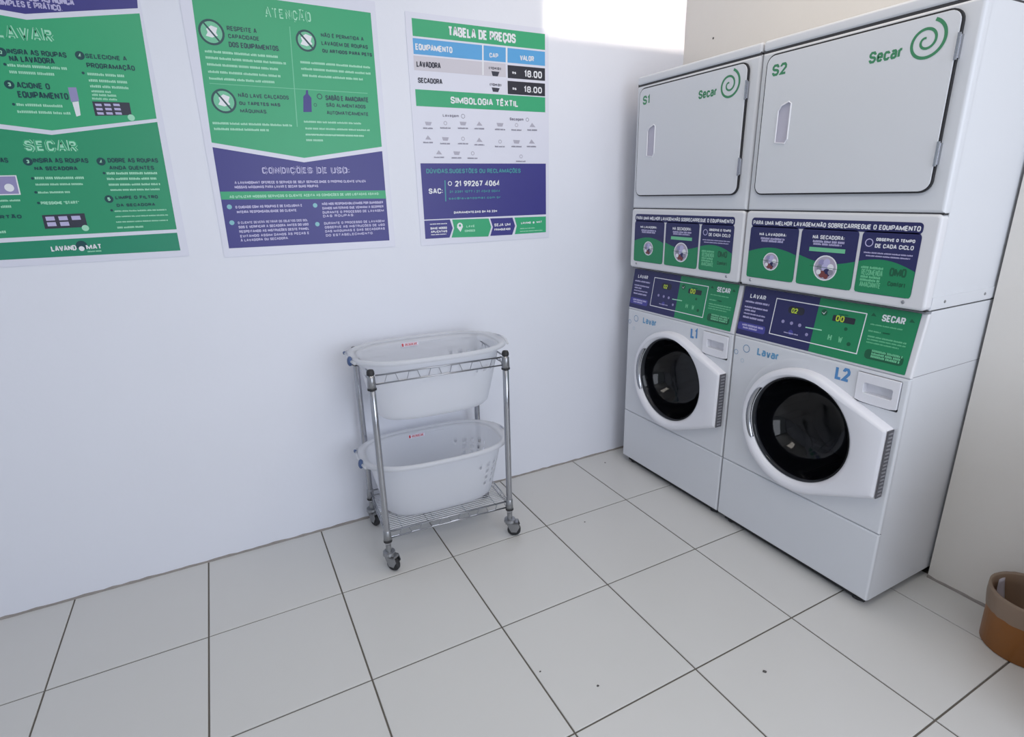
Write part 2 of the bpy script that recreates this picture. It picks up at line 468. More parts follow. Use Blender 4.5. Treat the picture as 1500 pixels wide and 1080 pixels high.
# ------------------------------------------------------------------ print layouts, metres on each sheet
POSTER_PRICES = [
 ('r','green',(1.521,2.0625,2.1296,2.1247),0),
 ('t','white','TABELA DE PREÇOS',(1.6719,2.0758,1.9832,2.1112)),
 ('r','sky',(1.5198,1.999,2.1292,2.0553),0),
 ('t','white','EQUIPAMENTO',(1.5284,2.0144,1.6869,2.0372)),
 ('t','white','CAP',(1.8549,2.0121,1.8964,2.0296)),
 ('t','white','VALOR',(2.0021,2.0123,2.0721,2.0327)),
 ('r','greyp',(1.5179,1.9411,1.9311,1.9932),0),
 ('t','ink','LAVADORA',(1.5284,1.9535,1.6318,1.9749)),
 ('t','ink','SECADORA',(1.5301,1.8958,1.6353,1.9151)),
 ('p','white',[(1.8224,2.0586),(1.8292,2.0588),(1.8253,1.9429),(1.8184,1.9425)]),
 ('p','white',[(1.9339,2.0594),(1.9421,2.0592),(1.9402,1.9945),(1.9319,1.9939)]),
 ('t','ink','(10KG)',(1.8504,1.9672,1.9077,1.9768)),
 ('p','ink',[(1.8615,1.9606),(1.9006,1.9601),(1.8918,1.9419),(1.8673,1.9421)]),
 ('t','ink','(10KG)',(1.8523,1.905,1.9073,1.9118)),
 ('p','ink',[(1.8612,1.8976),(1.8996,1.8961),(1.8913,1.8805),(1.8661,1.8809)]),
 ('r','black',(1.9405,1.9388,2.1288,1.9893),0),
 ('r','black',(1.9387,1.8756,2.1284,1.9278),0),
 ('t','white','R$',(1.9626,1.9571,1.9813,1.9641)),
 ('t','white','18.00',(2.0224,1.9474,2.1124,1.975)),
 ('t','white','R$',(1.9626,1.8942,1.9815,1.9011)),
 ('t','white','18.00',(2.0195,1.8863,2.1118,1.9116)),
 ('r','green',(1.516,1.8093,2.1292,1.8714),0),
 ('t','white','SIMBOLOGIA TÊXTIL',(1.6676,1.8254,1.99,1.8518)),
 ('t','grey','Lavagem',(1.6287,1.7731,1.7014,1.7837)),
 ('t','grey','Secagem',(1.9451,1.7695,2.0146,1.7812)),
 ('c','grey',(1.721,1.7782),0.009,0.002),
 ('c','grey',(2.035,1.7753),0.008,0.002),
 ('p','grey2',[(1.5484,1.7512),(1.5783,1.7509),(1.5723,1.7376),(1.5524,1.7379)]),
 ('b','grey',(1.539,1.7235,1.5843,1.7292)),
 ('c','grey2',(1.6388,1.7484),0.008,0.0025),
 ('b','grey',(1.6144,1.7265,1.661,1.7322)),
 ('p','grey2',[(1.704,1.7562),(1.7356,1.7559),(1.7296,1.7422),(1.7085,1.7425)]),
 ('b','grey',(1.6945,1.7277,1.7424,1.7335)),
 ('p','grey2',[(1.7953,1.76),(1.8108,1.7432),(1.7826,1.7433)]),
 ('b','grey',(1.7716,1.7284,1.8208,1.7343)),
 ('p','grey2',[(1.8798,1.7572),(1.9135,1.7569),(1.9074,1.7428),(1.8849,1.743)]),
 ('b','grey',(1.8704,1.7278,1.9213,1.7338)),
 ('c','grey2',(1.9791,1.7509),0.008,0.0025),
 ('b','grey',(1.9525,1.7276,2.0049,1.7337)),
 ('p','grey2',[(2.059,1.7628),(2.0767,1.7452),(2.0457,1.7453)]),
 ('b','grey',(2.0342,1.7297,2.088,1.7359)),
 ('p','grey2',[(1.5576,1.699),(1.5714,1.6825),(1.5454,1.6829)]),
 ('b','grey',(1.5349,1.6685,1.5804,1.6738)),
 ('p','grey2',[(1.6199,1.6937),(1.6508,1.693),(1.6448,1.6794),(1.6242,1.6799)]),
 ('b','grey',(1.6104,1.6653,1.6572,1.6706)),
 ('c','grey2',(1.7161,1.6889),0.008,0.0025),
 ('b','grey',(1.6911,1.6666,1.7393,1.6719)),
 ('p','grey2',[(1.7923,1.695),(1.808,1.6777),(1.7796,1.6782)]),
 ('b','grey',(1.7685,1.6632,1.8181,1.6686)),
 ('c','grey2',(1.894,1.6807),0.008,0.0025),
 ('b','grey',(1.8678,1.6576,1.9191,1.6631)),
 ('p','grey2',[(1.9602,1.689),(1.9951,1.6882),(1.9889,1.6737),(1.9656,1.6743)]),
 ('b','grey',(1.9507,1.6588,2.0034,1.6643)),
 ('p','grey2',[(2.055,1.6932),(2.0728,1.6751),(2.0416,1.6755)]),
 ('b','grey',(2.03,1.6599,2.0842,1.6655)),
 ('p','grey2',[(1.6017,1.6418),(1.616,1.6247),(1.5893,1.6254)]),
 ('b','grey',(1.5786,1.6109,1.6252,1.6157)),
 ('p','grey2',[(1.6684,1.638),(1.7,1.637),(1.6939,1.6231),(1.6728,1.6238)]),
 ('b','grey',(1.6588,1.609,1.7067,1.6139)),
 ('c','grey2',(1.7588,1.6306),0.008,0.0025),
 ('b','grey',(1.7333,1.6081,1.7826,1.613)),
 ('c','grey2',(1.9995,1.6197),0.008,0.0025),
 ('b','grey',(1.9725,1.5962,2.026,1.6013)),
 ('r','violet',(1.5167,1.3599,2.1307,1.589),0),
 ('t','teal','DÚVIDAS,SUGESTÕES OU RECLAMAÇÕES',(1.5401,1.549,1.9955,1.5673)),
 ('t','white','SAC:',(1.5453,1.4659,1.6092,1.4876)),
 ('p','teal',[(1.6197,1.5203),(1.6249,1.5202),(1.6236,1.4329),(1.6183,1.433)]),
 ('c','white',(1.6447,1.5068),0.0095,0.003),
 ('t','white','21 99267 4064',(1.6689,1.4938,1.8869,1.5174)),
 ('t','teal','21 2391 1077 | 21 4042 0044',(1.6407,1.4687,1.8872,1.4756)),
 ('t','teal','sac@lavandomat.com.br',(1.6354,1.4421,1.8892,1.4468)),
 ('t','white','DIARIAMENTE,DAS 8H ÀS 22H',(1.6559,1.3813,1.8685,1.3873)),
 ('p','violet',[(1.5166,1.3554),(1.6354,1.3554),(1.6467,1.3181),(1.6291,1.278),(1.5162,1.2784)]),
 ('p','green',[(1.6462,1.3549),(1.8249,1.3527),(1.8367,1.3142),(1.82,1.2726),(1.6389,1.2775),(1.6533,1.3178)]),
 ('p','violet',[(1.8324,1.3524),(1.9485,1.3514),(1.9614,1.3136),(1.9446,1.2738),(1.8305,1.2746),(1.8448,1.3138)]),
 ('p','green',[(1.9587,1.3515),(2.13,1.3501),(2.1296,1.2764),(1.9587,1.2756),(1.9699,1.3132)]),
 ('b','white',(1.5413,1.3376,1.6211,1.3413)),
 ('t','white','BAIXE NOSSO',(1.5425,1.3168,1.6191,1.3258)),
 ('t','white','APLICATIVO',(1.5431,1.3037,1.6191,1.3096)),
 ('b','white',(1.5435,1.2939,1.6155,1.295)),
 ('c','white',(1.6817,1.3264),0.0135),
 ('p','white',[(1.6661,1.3221),(1.697,1.3232),(1.683,1.3)]),
 ('c','green',(1.6818,1.3278),0.0055),
 ('t','pale','LAVE',(1.7128,1.3185,1.7536,1.3266)),
 ('t','pale','CONOSCO',(1.7035,1.3005,1.7543,1.3055)),
 ('t','white','SEJA UM',(1.8525,1.316,1.9359,1.3287)),
 ('t','white','FRANQUEADO',(1.8519,1.2982,1.9352,1.3044)),
 ('t','white','LAVAND',(1.9933,1.321,2.0459,1.3292)),
 ('c','white',(2.0615,1.3249),0.005),
 ('t','white','MAT',(2.0771,1.3215,2.1069,1.3309)),
 ('b','pale',(1.9867,1.2994,2.0674,1.2998)),
 ('b','pale',(1.9864,1.2863,2.1117,1.287)),
]
POSTER_RULES = [
 ('p','green',[(0.7603,2.1334),(1.36,2.1251),(1.3585,1.6519),(1.0534,1.6074),(0.7451,1.6569)]),
 ('p','violet',[(0.7452,1.6415),(1.0513,1.5914),(1.3583,1.6351),(1.3565,1.2811),(0.7423,1.2866)]),
 ('p','green',[(0.7453,1.4898),(1.3568,1.4833),(1.3581,1.4509),(0.7454,1.4623)]),
 ('o','pale','ATENÇÃO',(0.9793,2.0686,1.1415,2.1066)),
 ('c','pale2',(0.8029,2.0085),0.036000000000000004),
 ('c','dark',(0.8029,2.0085),0.04,0.007),
 ('p','white',[(0.7881,2.0177),(0.8041,2.029),(0.8226,2.0231),(0.8166,2.0076),(0.8209,1.9995),(0.8024,1.9922),(0.7837,1.9961),(0.7907,2.0074)]),
 ('p','dark',[(0.7813,2.0326),(0.7853,2.0364),(0.825,1.9848),(0.8209,1.981)]),
 ('c','pale2',(1.1119,2.0097),0.0324),
 ('c','dark',(1.1119,2.0097),0.036,0.007),
 ('p','white',[(1.0945,2.0196),(1.1123,2.0316),(1.1337,2.0254),(1.1277,2.0088),(1.133,2.0001),(1.1122,1.9923),(1.0905,1.9965),(1.098,2.0085)]),
 ('p','dark',[(1.0859,2.0355),(1.0903,2.0396),(1.1386,1.9844),(1.1341,1.9803)]),
 ('c','pale2',(0.8066,1.7941),0.036000000000000004),
 ('c','dark',(0.8066,1.7941),0.04,0.007),
 ('p','white',[(0.7913,1.8047),(0.8079,1.816),(0.827,1.8088),(0.8208,1.7925),(0.8253,1.7836),(0.8061,1.7768),(0.7867,1.7819),(0.794,1.7935)]),
 ('p','dark',[(0.7842,1.821),(0.7884,1.8249),(0.8296,1.7677),(0.8253,1.7638)]),
 ('t','dark','RESPEITE A',(0.8523,2.0182,0.9474,2.0328)),
 ('t','dark','CAPACIDADE',(0.853,1.995,0.952,2.0082)),
 ('t','dark','DOS EQUIPAMENTOS.',(0.8509,1.9675,1.0165,1.9843)),
 ('b','pale',(0.7725,1.9425,1.01,1.9549)),
 ('b','pale',(0.7715,1.9234,1.036,1.9349)),
 ('b','pale',(0.7725,1.9035,1.0065,1.9131)),
 ('b','pale',(0.7719,1.8816,1.0081,1.8901)),
 ('b','pale',(0.7719,1.8609,0.9835,1.8687)),
 ('t','dark','NÃO É PERMITIDA A',(1.1665,2.0269,1.324,2.04)),
 ('t','dark','LAVAGEM DE ROUPAS',(1.1658,2.0005,1.3375,2.014)),
 ('t','dark','OU ARTIGOS PARA PETS',(1.1653,1.9758,1.3512,1.9881)),
 ('b','pale',(1.0822,1.9327,1.3412,1.9425)),
 ('b','pale',(1.0819,1.9113,1.3391,1.9212)),
 ('b','pale',(1.084,1.8894,1.3066,1.8985)),
 ('p','pale2',[(1.0589,2.05),(1.0618,2.0503),(1.0444,1.717),(1.0408,1.7169)]),
 ('p','pale2',[(0.77,1.8497),(1.3205,1.8471),(1.3203,1.8446),(0.7697,1.8475)]),
 ('t','dark','NÃO LAVE CALÇADOS',(0.8553,1.8092,1.0256,1.8223)),
 ('t','dark','OU TAPETES NAS',(0.855,1.7839,0.9926,1.7956)),
 ('t','dark','MÁQUINAS.',(0.8543,1.7584,0.9456,1.7714)),
 ('b','pale',(0.7589,1.7159,1.0275,1.7263)),
 ('b','pale',(0.7604,1.6974,0.946,1.707)),
 ('p','violet',[(1.0778,1.8225),(1.0875,1.8312),(1.0966,1.8316),(1.1062,1.8191),(1.1016,1.7703),(1.0709,1.7691)]),
 ('p','violet',[(1.0902,1.8447),(1.0973,1.8451),(1.0966,1.8316),(1.0875,1.8312)]),
 ('c','dark',(1.1367,1.8254),0.01,0.003),
 ('c','dark',(1.1175,1.7954),0.006,0.002),
 ('t','dark','SABÃO E AMACIANTE',(1.1575,1.8133,1.3217,1.8311)),
 ('t','dark','SÃO ALIMENTADOS',(1.1574,1.7907,1.3078,1.8037)),
 ('t','dark','AUTOMATICAMENTE',(1.1563,1.764,1.3162,1.7771)),
 ('b','pale',(1.0687,1.7324,1.2873,1.7393)),
 ('b','pale',(1.0707,1.7089,1.3184,1.7154)),
 ('b','pale',(1.0707,1.689,1.2826,1.6938)),
 ('b','pale',(1.0689,1.6873,1.2919,1.6933)),
 ('b','pale',(1.0689,1.6674,1.1322,1.6746)),
 ('o','lilac','CONDIÇÕES DE USO:',(0.8948,1.5485,1.2209,1.5761)),
 ('t','lilac','A LAVANDOMAT OFERECE O SERVIÇO DE SELF SERVICE,ONDE O PRÓPRIO CLIENTE UTILIZA',(0.7977,1.5187,1.28,1.5222)),
 ('t','lilac','NOSSAS MÁQUINAS PARA LAVAR E SECAR SUAS ROUPAS.',(0.7952,1.5029,1.0947,1.5064)),
 ('t','pale','AO UTILIZAR NOSSOS SERVIÇOS O CLIENTE ACEITA AS CONDIÇÕES DE USO LISTADAS ABAIXO:',(0.7729,1.4716,1.33,1.4703)),
 ('c','aqua',(0.7672,1.4358),0.0085),
 ('c','aqua',(0.7667,1.3791),0.0085),
 ('c','aqua',(1.0717,1.4322),0.0085),
 ('c','aqua',(1.0714,1.3605),0.0085),
 ('t','lilac','O CUIDADO COM AS ROUPAS É DE EXCLUSIVA E',(0.7869,1.4316,1.0234,1.4363)),
 ('t','lilac','INTEIRA RESPONSABILIDADE DO CLIENTE.',(0.7891,1.4149,1.0027,1.4179)),
 ('t','lilac','O CLIENTE DEVERÁ RETIRAR OS OBJETOS DOS BOL',(0.7864,1.3762,1.0372,1.3793)),
 ('t','lilac','SOS E VERIFICAR A SECADORA ANTES DO USO',(0.7864,1.3608,1.0378,1.3631)),
 ('t','lilac','RESPEITANDO AS INSTRUÇÕES DESTE PAINEL',(0.7864,1.3453,1.0383,1.3457)),
 ('t','lilac','EVITANDO ASSIM DANOS ÀS PEÇAS E',(0.7872,1.3287,1.0361,1.3284)),
 ('t','lilac','À LAVADORA OU SECADORA.',(0.7862,1.3126,0.9575,1.3141)),
 ('t','lilac','NÃO NOS RESPONSABILIZAMOS POR QUAISQUER',(1.0978,1.4352,1.3429,1.4382)),
 ('t','lilac','DANOS MATERIAIS QUE VENHAM A OCORRER',(1.0975,1.4191,1.3431,1.4213)),
 ('t','lilac','DURANTE O PROCESSO DE LAVAGEM',(1.0966,1.4029,1.3434,1.4055)),
 ('t','lilac','DAS ROUPAS.',(1.0964,1.3877,1.2207,1.3929)),
 ('t','lilac','DURANTE O PROCESSO DE LAVAGEM',(1.097,1.3615,1.3418,1.3628)),
 ('t','lilac','OBSERVE AS INSTRUÇÕES DE USO',(1.0979,1.3461,1.3421,1.3473)),
 ('t','lilac','DAS MÁQUINAS E DAS SECADORAS',(1.0977,1.3307,1.3407,1.3318)),
 ('t','lilac','DO ESTABELECIMENTO.',(1.0985,1.3141,1.2914,1.3164)),
]
POSTER_STEPS = [
 ('p','violet',[(0.1927,2.0702),(0.6061,2.1205),(0.5988,2.0578),(0.4812,2.0395),(0.3015,2.0104),(0.1587,2.0233)]),
 ('p','green',[(0.1555,2.01),(0.3012,1.995),(0.6007,2.0435),(0.5903,1.7299),(0.2951,1.6847),(0.078,1.7106)]),
 ('p','greend',[(0.0747,1.6972),(0.2922,1.6715),(0.5903,1.7192),(0.585,1.3641),(0.0053,1.3588)]),
 ('p','green3',[(0.0017,1.3443),(0.5839,1.3522),(0.5836,1.2894),(-0.0109,1.292)]),
 ('t','lilac','FOI TÃO SIMPLES E PRÁTICO.',(0.1723,2.0274,0.3971,2.044)),
 ('t','lilac','LAVAR SUAS ROUPAS NUNCA',(0.2005,2.0461,0.4306,2.0656)),
 ('o','pale','LAVAR',(0.2158,1.9375,0.3582,1.9755)),
 ('c','dark',(0.2197,1.9014),0.0125),
 ('t','pale','2',(0.2162,1.8957,0.2224,1.9062)),
 ('t','dark','INSIRA AS ROUPAS',(0.233,1.8978,0.3797,1.9129)),
 ('t','dark','NA LAVADORA',(0.2346,1.8774,0.3454,1.894)),
 ('c','dark',(0.2206,1.8684),0.004),
 ('b','pale',(0.2261,1.8612,0.3728,1.8725)),
 ('b','pale',(0.2267,1.8431,0.3366,1.8532)),
 ('c','dark',(0.2181,1.8125),0.0125),
 ('t','pale','3',(0.2148,1.8079,0.2223,1.8182)),
 ('t','dark','ACIONE O',(0.2354,1.8042,0.3179,1.8212)),
 ('t','dark','EQUIPAMENTO',(0.2324,1.7769,0.3598,1.7958)),
 ('c','dark',(0.216,1.7574),0.004),
 ('b','pale',(0.2231,1.7502,0.3445,1.7642)),
 ('b','pale',(0.2204,1.7312,0.3588,1.7426)),
 ('p','lilac2',[(0.3635,1.8132),(0.3855,1.8144),(0.3848,1.7749),(0.3631,1.7708)]),
 ('p','white',[(0.3657,1.7702),(0.3831,1.7737),(0.3801,1.7324),(0.368,1.728)]),
 ('c','dark',(0.4143,1.9074),0.0125),
 ('t','pale','4',(0.4108,1.9023,0.4186,1.913)),
 ('t','dark','SELECIONE A',(0.4285,1.901,0.5396,1.914)),
 ('t','dark','PROGRAMAÇÃO',(0.4262,1.8732,0.5567,1.888)),
 ('c','dark',(0.4125,1.8574),0.004),
 ('b','pale',(0.4234,1.8512,0.5235,1.8596)),
 ('b','pale',(0.4231,1.8327,0.5292,1.8414)),
 ('b','pale',(0.4231,1.8157,0.5333,1.8246)),
 ('b','pale',(0.4238,1.8022,0.4788,1.8086)),
 ('b','pale',(0.4234,1.7916,0.4895,1.7981)),
 ('b','pale',(0.4211,1.7805,0.489,1.7865)),
 ('p','ink',[(0.419,1.7753),(0.5213,1.776),(0.5204,1.7383),(0.419,1.7318)]),
 ('o','pale','SECAR',(0.2132,1.6199,0.3523,1.6568)),
 ('p','lilac',[(0.4252,1.7689),(0.4423,1.7689),(0.4431,1.7618),(0.4259,1.7619)]),
 ('p','lilac',[(0.4498,1.77),(0.4671,1.77),(0.4679,1.7629),(0.4505,1.7629)]),
 ('p','lilac',[(0.4746,1.7711),(0.4922,1.7711),(0.493,1.7639),(0.4754,1.764)]),
 ('p','lilac',[(0.4254,1.7563),(0.4426,1.7562),(0.4434,1.7491),(0.4261,1.7492)]),
 ('p','lilac',[(0.4501,1.7573),(0.4675,1.7573),(0.4682,1.7501),(0.4508,1.7502)]),
 ('p','lilac',[(0.475,1.7584),(0.4926,1.7583),(0.4934,1.7511),(0.4758,1.7512)]),
 ('p','lilac',[(0.4257,1.7436),(0.443,1.7435),(0.4437,1.7363),(0.4264,1.7365)]),
 ('p','lilac',[(0.4504,1.7446),(0.4679,1.7445),(0.4686,1.7373),(0.4511,1.7374)]),
 ('p','lilac',[(0.4754,1.7456),(0.4931,1.7454),(0.4939,1.7382),(0.4762,1.7383)]),
 ('c','pale',(0.5177,1.7303),0.01),
 ('c','dark',(0.2134,1.5913),0.0125),
 ('t','pale','3',(0.2099,1.5861,0.2169,1.5964)),
 ('t','dark','INSIRA AS ROUPAS',(0.2269,1.5873,0.3718,1.6021)),
 ('t','dark','NA SECADORA',(0.2252,1.5645,0.3378,1.5765)),
 ('c','dark',(0.2138,1.5404),0.004),
 ('b','pale',(0.2198,1.5371,0.3492,1.5454)),
 ('b','pale',(0.2174,1.5185,0.3449,1.5246)),
 ('c','dark',(0.2127,1.4978),0.004),
 ('b','pale',(0.2187,1.4939,0.3021,1.5002)),
 ('c','dark',(0.2123,1.4648),0.004),
 ('t','pale','PRESSIONE "START"',(0.2183,1.4609,0.3203,1.4673)),
 ('p','ink',[(0.2124,1.4265),(0.3267,1.4287),(0.3267,1.3841),(0.2115,1.383)]),
 ('p','lilac',[(0.2199,1.4212),(0.2431,1.4215),(0.2438,1.4088),(0.2203,1.4085)]),
 ('p','lilac',[(0.2539,1.4211),(0.2775,1.4215),(0.2783,1.4087),(0.2544,1.4084)]),
 ('p','lilac',[(0.2885,1.4211),(0.3125,1.4215),(0.3134,1.4085),(0.289,1.4082)]),
 ('p','lilac',[(0.2202,1.4034),(0.2435,1.4037),(0.2442,1.3909),(0.2206,1.3907)]),
 ('p','lilac',[(0.2543,1.4032),(0.278,1.4035),(0.2788,1.3906),(0.2548,1.3904)]),
 ('c','pale',(0.3197,1.3809),0.01),
 ('c','dark',(0.406,1.5919),0.0125),
 ('t','pale','4',(0.4024,1.5865,0.4101,1.5973)),
 ('t','dark','DOBRE AS ROUPAS',(0.425,1.589,0.5699,1.6031)),
 ('t','dark','AINDA QUENTES',(0.4248,1.5659,0.5535,1.5785)),
 ('c','dark',(0.4071,1.5555),0.004),
 ('b','pale',(0.4143,1.5504,0.5637,1.559)),
 ('b','pale',(0.4116,1.5335,0.5603,1.5407)),
 ('b','pale',(0.4128,1.5152,0.5628,1.5218)),
 ('b','pale',(0.4143,1.4985,0.5596,1.5041)),
 ('c','dark',(0.4042,1.4724),0.0125),
 ('t','pale','5',(0.4005,1.4669,0.4083,1.4779)),
 ('t','dark','LIMPE O FILTRO',(0.4228,1.4711,0.5476,1.4822)),
 ('t','dark','DA SECADORA',(0.4219,1.4472,0.5347,1.4558)),
 ('c','dark',(0.4044,1.4355),0.004),
 ('b','pale',(0.412,1.43,0.5671,1.4346)),
 ('b','pale',(0.4112,1.4124,0.5679,1.4164)),
 ('b','pale',(0.4096,1.3948,0.5654,1.3982)),
 ('b','pale',(0.4095,1.3748,0.4888,1.381)),
 ('t','dark','ROUPAS',(0.1052,1.5875,0.1654,1.6021)),
 ('p','white',[(0.0945,1.5494),(0.1752,1.5504),(0.1734,1.4912),(0.0837,1.4904)]),
 ('p','lilac2',[(0.0954,1.5463),(0.1718,1.5472),(0.1698,1.4946),(0.0861,1.4935)]),
 ('c','white',(0.1492,1.5131),0.012),
 ('b','pale',(0.0792,1.4714,0.1692,1.4771)),
 ('b','pale',(0.0748,1.4526,0.1452,1.4598)),
 ('t','dark','CARTÃO',(0.0765,1.419,0.1603,1.4305)),
 ('b','pale',(0.0596,1.3748,0.1109,1.3829)),
 ('t','white','LAVAND',(0.2131,1.3098,0.2817,1.3273)),
 ('c','dark',(0.2976,1.3241),0.016),
 ('c','white',(0.2955,1.3141),0.008),
 ('t','white','MAT',(0.3087,1.3101,0.3522,1.3266)),
 ('b','pale',(0.31,1.3034,0.3486,1.3031)),
]
DRYER_STICKERS = [
 ('r','violet',(0.0308,1.3155,0.6383,1.3495),0.012),
 ('t','white','PARA UMA MELHOR LAVAGEM,NÃO SOBRECARREGUE O EQUIPAMENTO',(0.038,1.324,0.6321,1.3393)),
 ('r','violet',(0.0294,1.1268,0.2368,1.3066),0.015),
 ('r','violet',(0.248,1.1302,0.4532,1.3083),0.015),
 ('r','violet',(0.4642,1.1269,0.6391,1.3068),0.015),
 ('c','photo',(0.1341,1.1903),0.0335),
 ('c','photo',(0.3529,1.1883),0.0435),
 ('t','white','NA LAVADORA:',(0.0714,1.2845,0.1883,1.2953)),
 ('b','lilac',(0.0794,1.2707,0.185,1.2786)),
 ('b','lilac',(0.0837,1.2617,0.1806,1.2695)),
 ('t','white','NA SECADORA:',(0.2924,1.2846,0.407,1.298)),
 ('b','lilac',(0.2952,1.2726,0.4084,1.2804)),
 ('b','lilac',(0.298,1.2643,0.4029,1.2711)),
 ('r','pgreen',(0.2852,1.2422,0.4153,1.2562),0),
 ('c','lilac',(0.4888,1.2831),0.013,0.003),
 ('t','white','OBSERVE O TEMPO',(0.5091,1.2899,0.6233,1.2994)),
 ('t','white','DE CADA CICLO',(0.5084,1.2686,0.6227,1.2814)),
 ('b','lilac',(0.4769,1.2499,0.6257,1.2542)),
 ('b','lilac',(0.485,1.241,0.6199,1.2439)),
 ('b','pgreen',(0.4762,1.2008,0.5459,1.2095)),
 ('t','pgreen','RECOMENDA',(0.4784,1.1797,0.5475,1.2003)),
 ('b','pgreen',(0.479,1.1708,0.5469,1.1796)),
 ('b','pgreen',(0.4784,1.1605,0.5444,1.1698)),
 ('t','pgreen','AMACIANTE',(0.4784,1.1416,0.5468,1.1605)),
 ('t','dgreen','OMO',(0.5659,1.1852,0.616,1.2116)),
 ('t','dgreen','Comfort',(0.5659,1.1543,0.6196,1.1696)),
]
CONSOLE_PRINT = [
 ('t','white','LAVAR',(0.0366,0.1618,0.1099,0.1791)),
 ('b','lilac',(0.0194,0.1425,0.1311,0.1501)),
 ('b','lilac',(0.0201,0.1212,0.1336,0.1279)),
 ('b','lilac',(0.0234,0.1083,0.0762,0.1155)),
 ('b','lilac',(0.0226,0.0952,0.128,0.1009)),
 ('b','lilac',(0.0222,0.0781,0.1219,0.0879)),
 ('r','blueb',(0.0071,0.0302,0.1372,0.0612),0.008),
 ('b','lilac',(0.0268,0.0466,0.1299,0.0566)),
 ('b','lilac',(0.0329,0.0364,0.1007,0.0453)),
 ('r','black',(0.2162,0.1305,0.2828,0.1586),0.012),
 ('t','led','02',(0.2299,0.1337,0.2558,0.1525)),
 ('c','lilac2',(0.2055,0.0963),0.0065),
 ('c','lilac2',(0.2419,0.0958),0.0065),
 ('c','lilac2',(0.2763,0.0946),0.0065),
 ('c','blueb',(0.2467,0.0612),0.01),
 ('c','lilac2',(0.3111,0.0667),0.006),
 ('p','pale',[(0.3002,0.0941),(0.364,0.0956),(0.3639,0.0916),(0.3002,0.09)]),
 ('b','lilac',(0.219,0.0556,0.2784,0.0599)),
 ('c','dgreen',(0.3576,0.1566),0.0115),
 ('p','white',[(0.3464,0.1577),(0.3569,0.1531),(0.3653,0.1643),(0.3578,0.1498)]),
 ('r','black',(0.3915,0.1335,0.4712,0.1546),0.004),
 ('t','led','00',(0.4033,0.1346,0.4337,0.1554)),
 ('b','dgreen',(0.4106,0.16,0.4445,0.1602)),
 ('c','dgreen',(0.4468,0.1141),0.006),
 ('t','pgreen','H',(0.3913,0.0636,0.4057,0.0864)),
 ('t','pgreen','W',(0.4285,0.062,0.445,0.0873)),
 ('c','dgreen',(0.4688,0.0661),0.007),
 ('t','white','SECAR',(0.553,0.1623,0.6244,0.1842)),
 ('p','dgreen',[(0.5233,0.1841),(0.5349,0.1735),(0.5173,0.1731)]),
 ('p','dgreen',[(0.6402,0.1849),(0.652,0.1742),(0.6352,0.1732)]),
 ('b','pgreen',(0.5223,0.1451,0.6236,0.1483)),
 ('b','pgreen',(0.5215,0.122,0.5622,0.1266)),
 ('b','dgreen',(0.5673,0.1236,0.5919,0.1273)),
 ('b','pgreen',(0.5239,0.104,0.6459,0.1092)),
 ('b','pgreen',(0.5241,0.0947,0.6445,0.0988)),
 ('b','pgreen',(0.5242,0.0855,0.627,0.0881)),
 ('r','dgreen',(0.5281,0.033,0.6498,0.0651),0.012),
 ('b','pgreen',(0.5491,0.0586,0.645,0.0658)),
 ('b','pgreen',(0.5493,0.0494,0.6433,0.0565)),
 ('b','pgreen',(0.5494,0.0401,0.6436,0.0476)),
]
WASHER_PRINT = [
 ('t','lblue','Lavar',(0.1177,0.8183,0.2171,0.8496)),
 ('c','lblue2',(0.0647,0.8315),0.0165,0.0028),
 ('c','lblue2',(0.0157,0.807),0.0105,0.002),
 ('c','lblue3',(0.0509,0.7772),0.0085,0.002),
 ('t','blue','L2',(0.4446,0.8109,0.497,0.8589)),
]
DRYER_PRINT = [
 ('t','sgreen','S2',(0.0581,1.8334,0.116,1.8706)),
 ('t','sgreen','Secar',(0.4023,1.8091,0.4995,1.841)),
 ('c','sgreen',(0.5589,1.832),0.01),
 ('p','pts',[(0.5716,1.8869),(0.607,1.8291),(0.5552,1.7959),(0.5235,1.8395)]),
]
FLECKS = [(2.021, -1.511, 0.0075, 'largest dark dirt fleck, on the tile in front of washer L2'),(1.53, -1.301, 0.005, 'dark fleck on the tile nearest the camera, right of the middle grout line'),(2.009, -0.54, 0.0045, 'dark fleck on the tile right of the cart'),(2.448, -0.108, 0.006, 'grey stain fleck on the tile touching the back wall beside washer L1'),(1.401, -1.168, 0.004, 'tiny fleck near the left edge of the nearest middle tile')]

# ------------------------------------------------------------------ the room
T = 0.46; OFF = 0.0175; XR = 2.947; YN = -1.508; FRONT = -4.3; XL = -1.5; HC = 2.85
fl = struct(link('floor', box(B(), XL, FRONT, -0.06, XR + 0.45, 0.1, -0.003), M['grout']))
tile_bm = B(); g = 0.0027
box(tile_bm, g, g, -0.008, T - g, T - g, 0.0)
bmesh.ops.bevel(tile_bm, geom=[e for e in tile_bm.edges if all(v.co.z > -0.001 for v in e.verts)], offset=0.0012, segments=1, affect='EDGES')
tile_me = bpy.data.meshes.new('floor_tile'); tile_bm.to_mesh(tile_me); tile_bm.free(); tile_me.materials.append(M['tile'])
rt = random.Random(5)
for i in range(-3, 7):
    for j in range(0, 9):
        y1 = -j * T - OFF
        o = bpy.data.objects.new('floor_tile', tile_me); COL.objects.link(o); o.parent = fl
        o.location = (i * T, y1 - T, rt.uniform(-0.0004, 0.0004))
        if i == 6:
            o.scale = ((XR + 0.02 - 6 * T) / T, 1, 1)
        if j == 0:
            o.scale = (o.scale[0], (T + OFF) / T, 1)
struct(link('wall_back', box(B(), XL - 0.1, 0, -0.05, XR + 0.45, 0.12, HC), M['wall']))
wr = struct(link('wall_right', box(box(B(), XR, FRONT, -0.05, XR + 0.10, YN, HC), XR, YN, 2.02, XR + 0.10, 0, HC), M['wall_warm']))
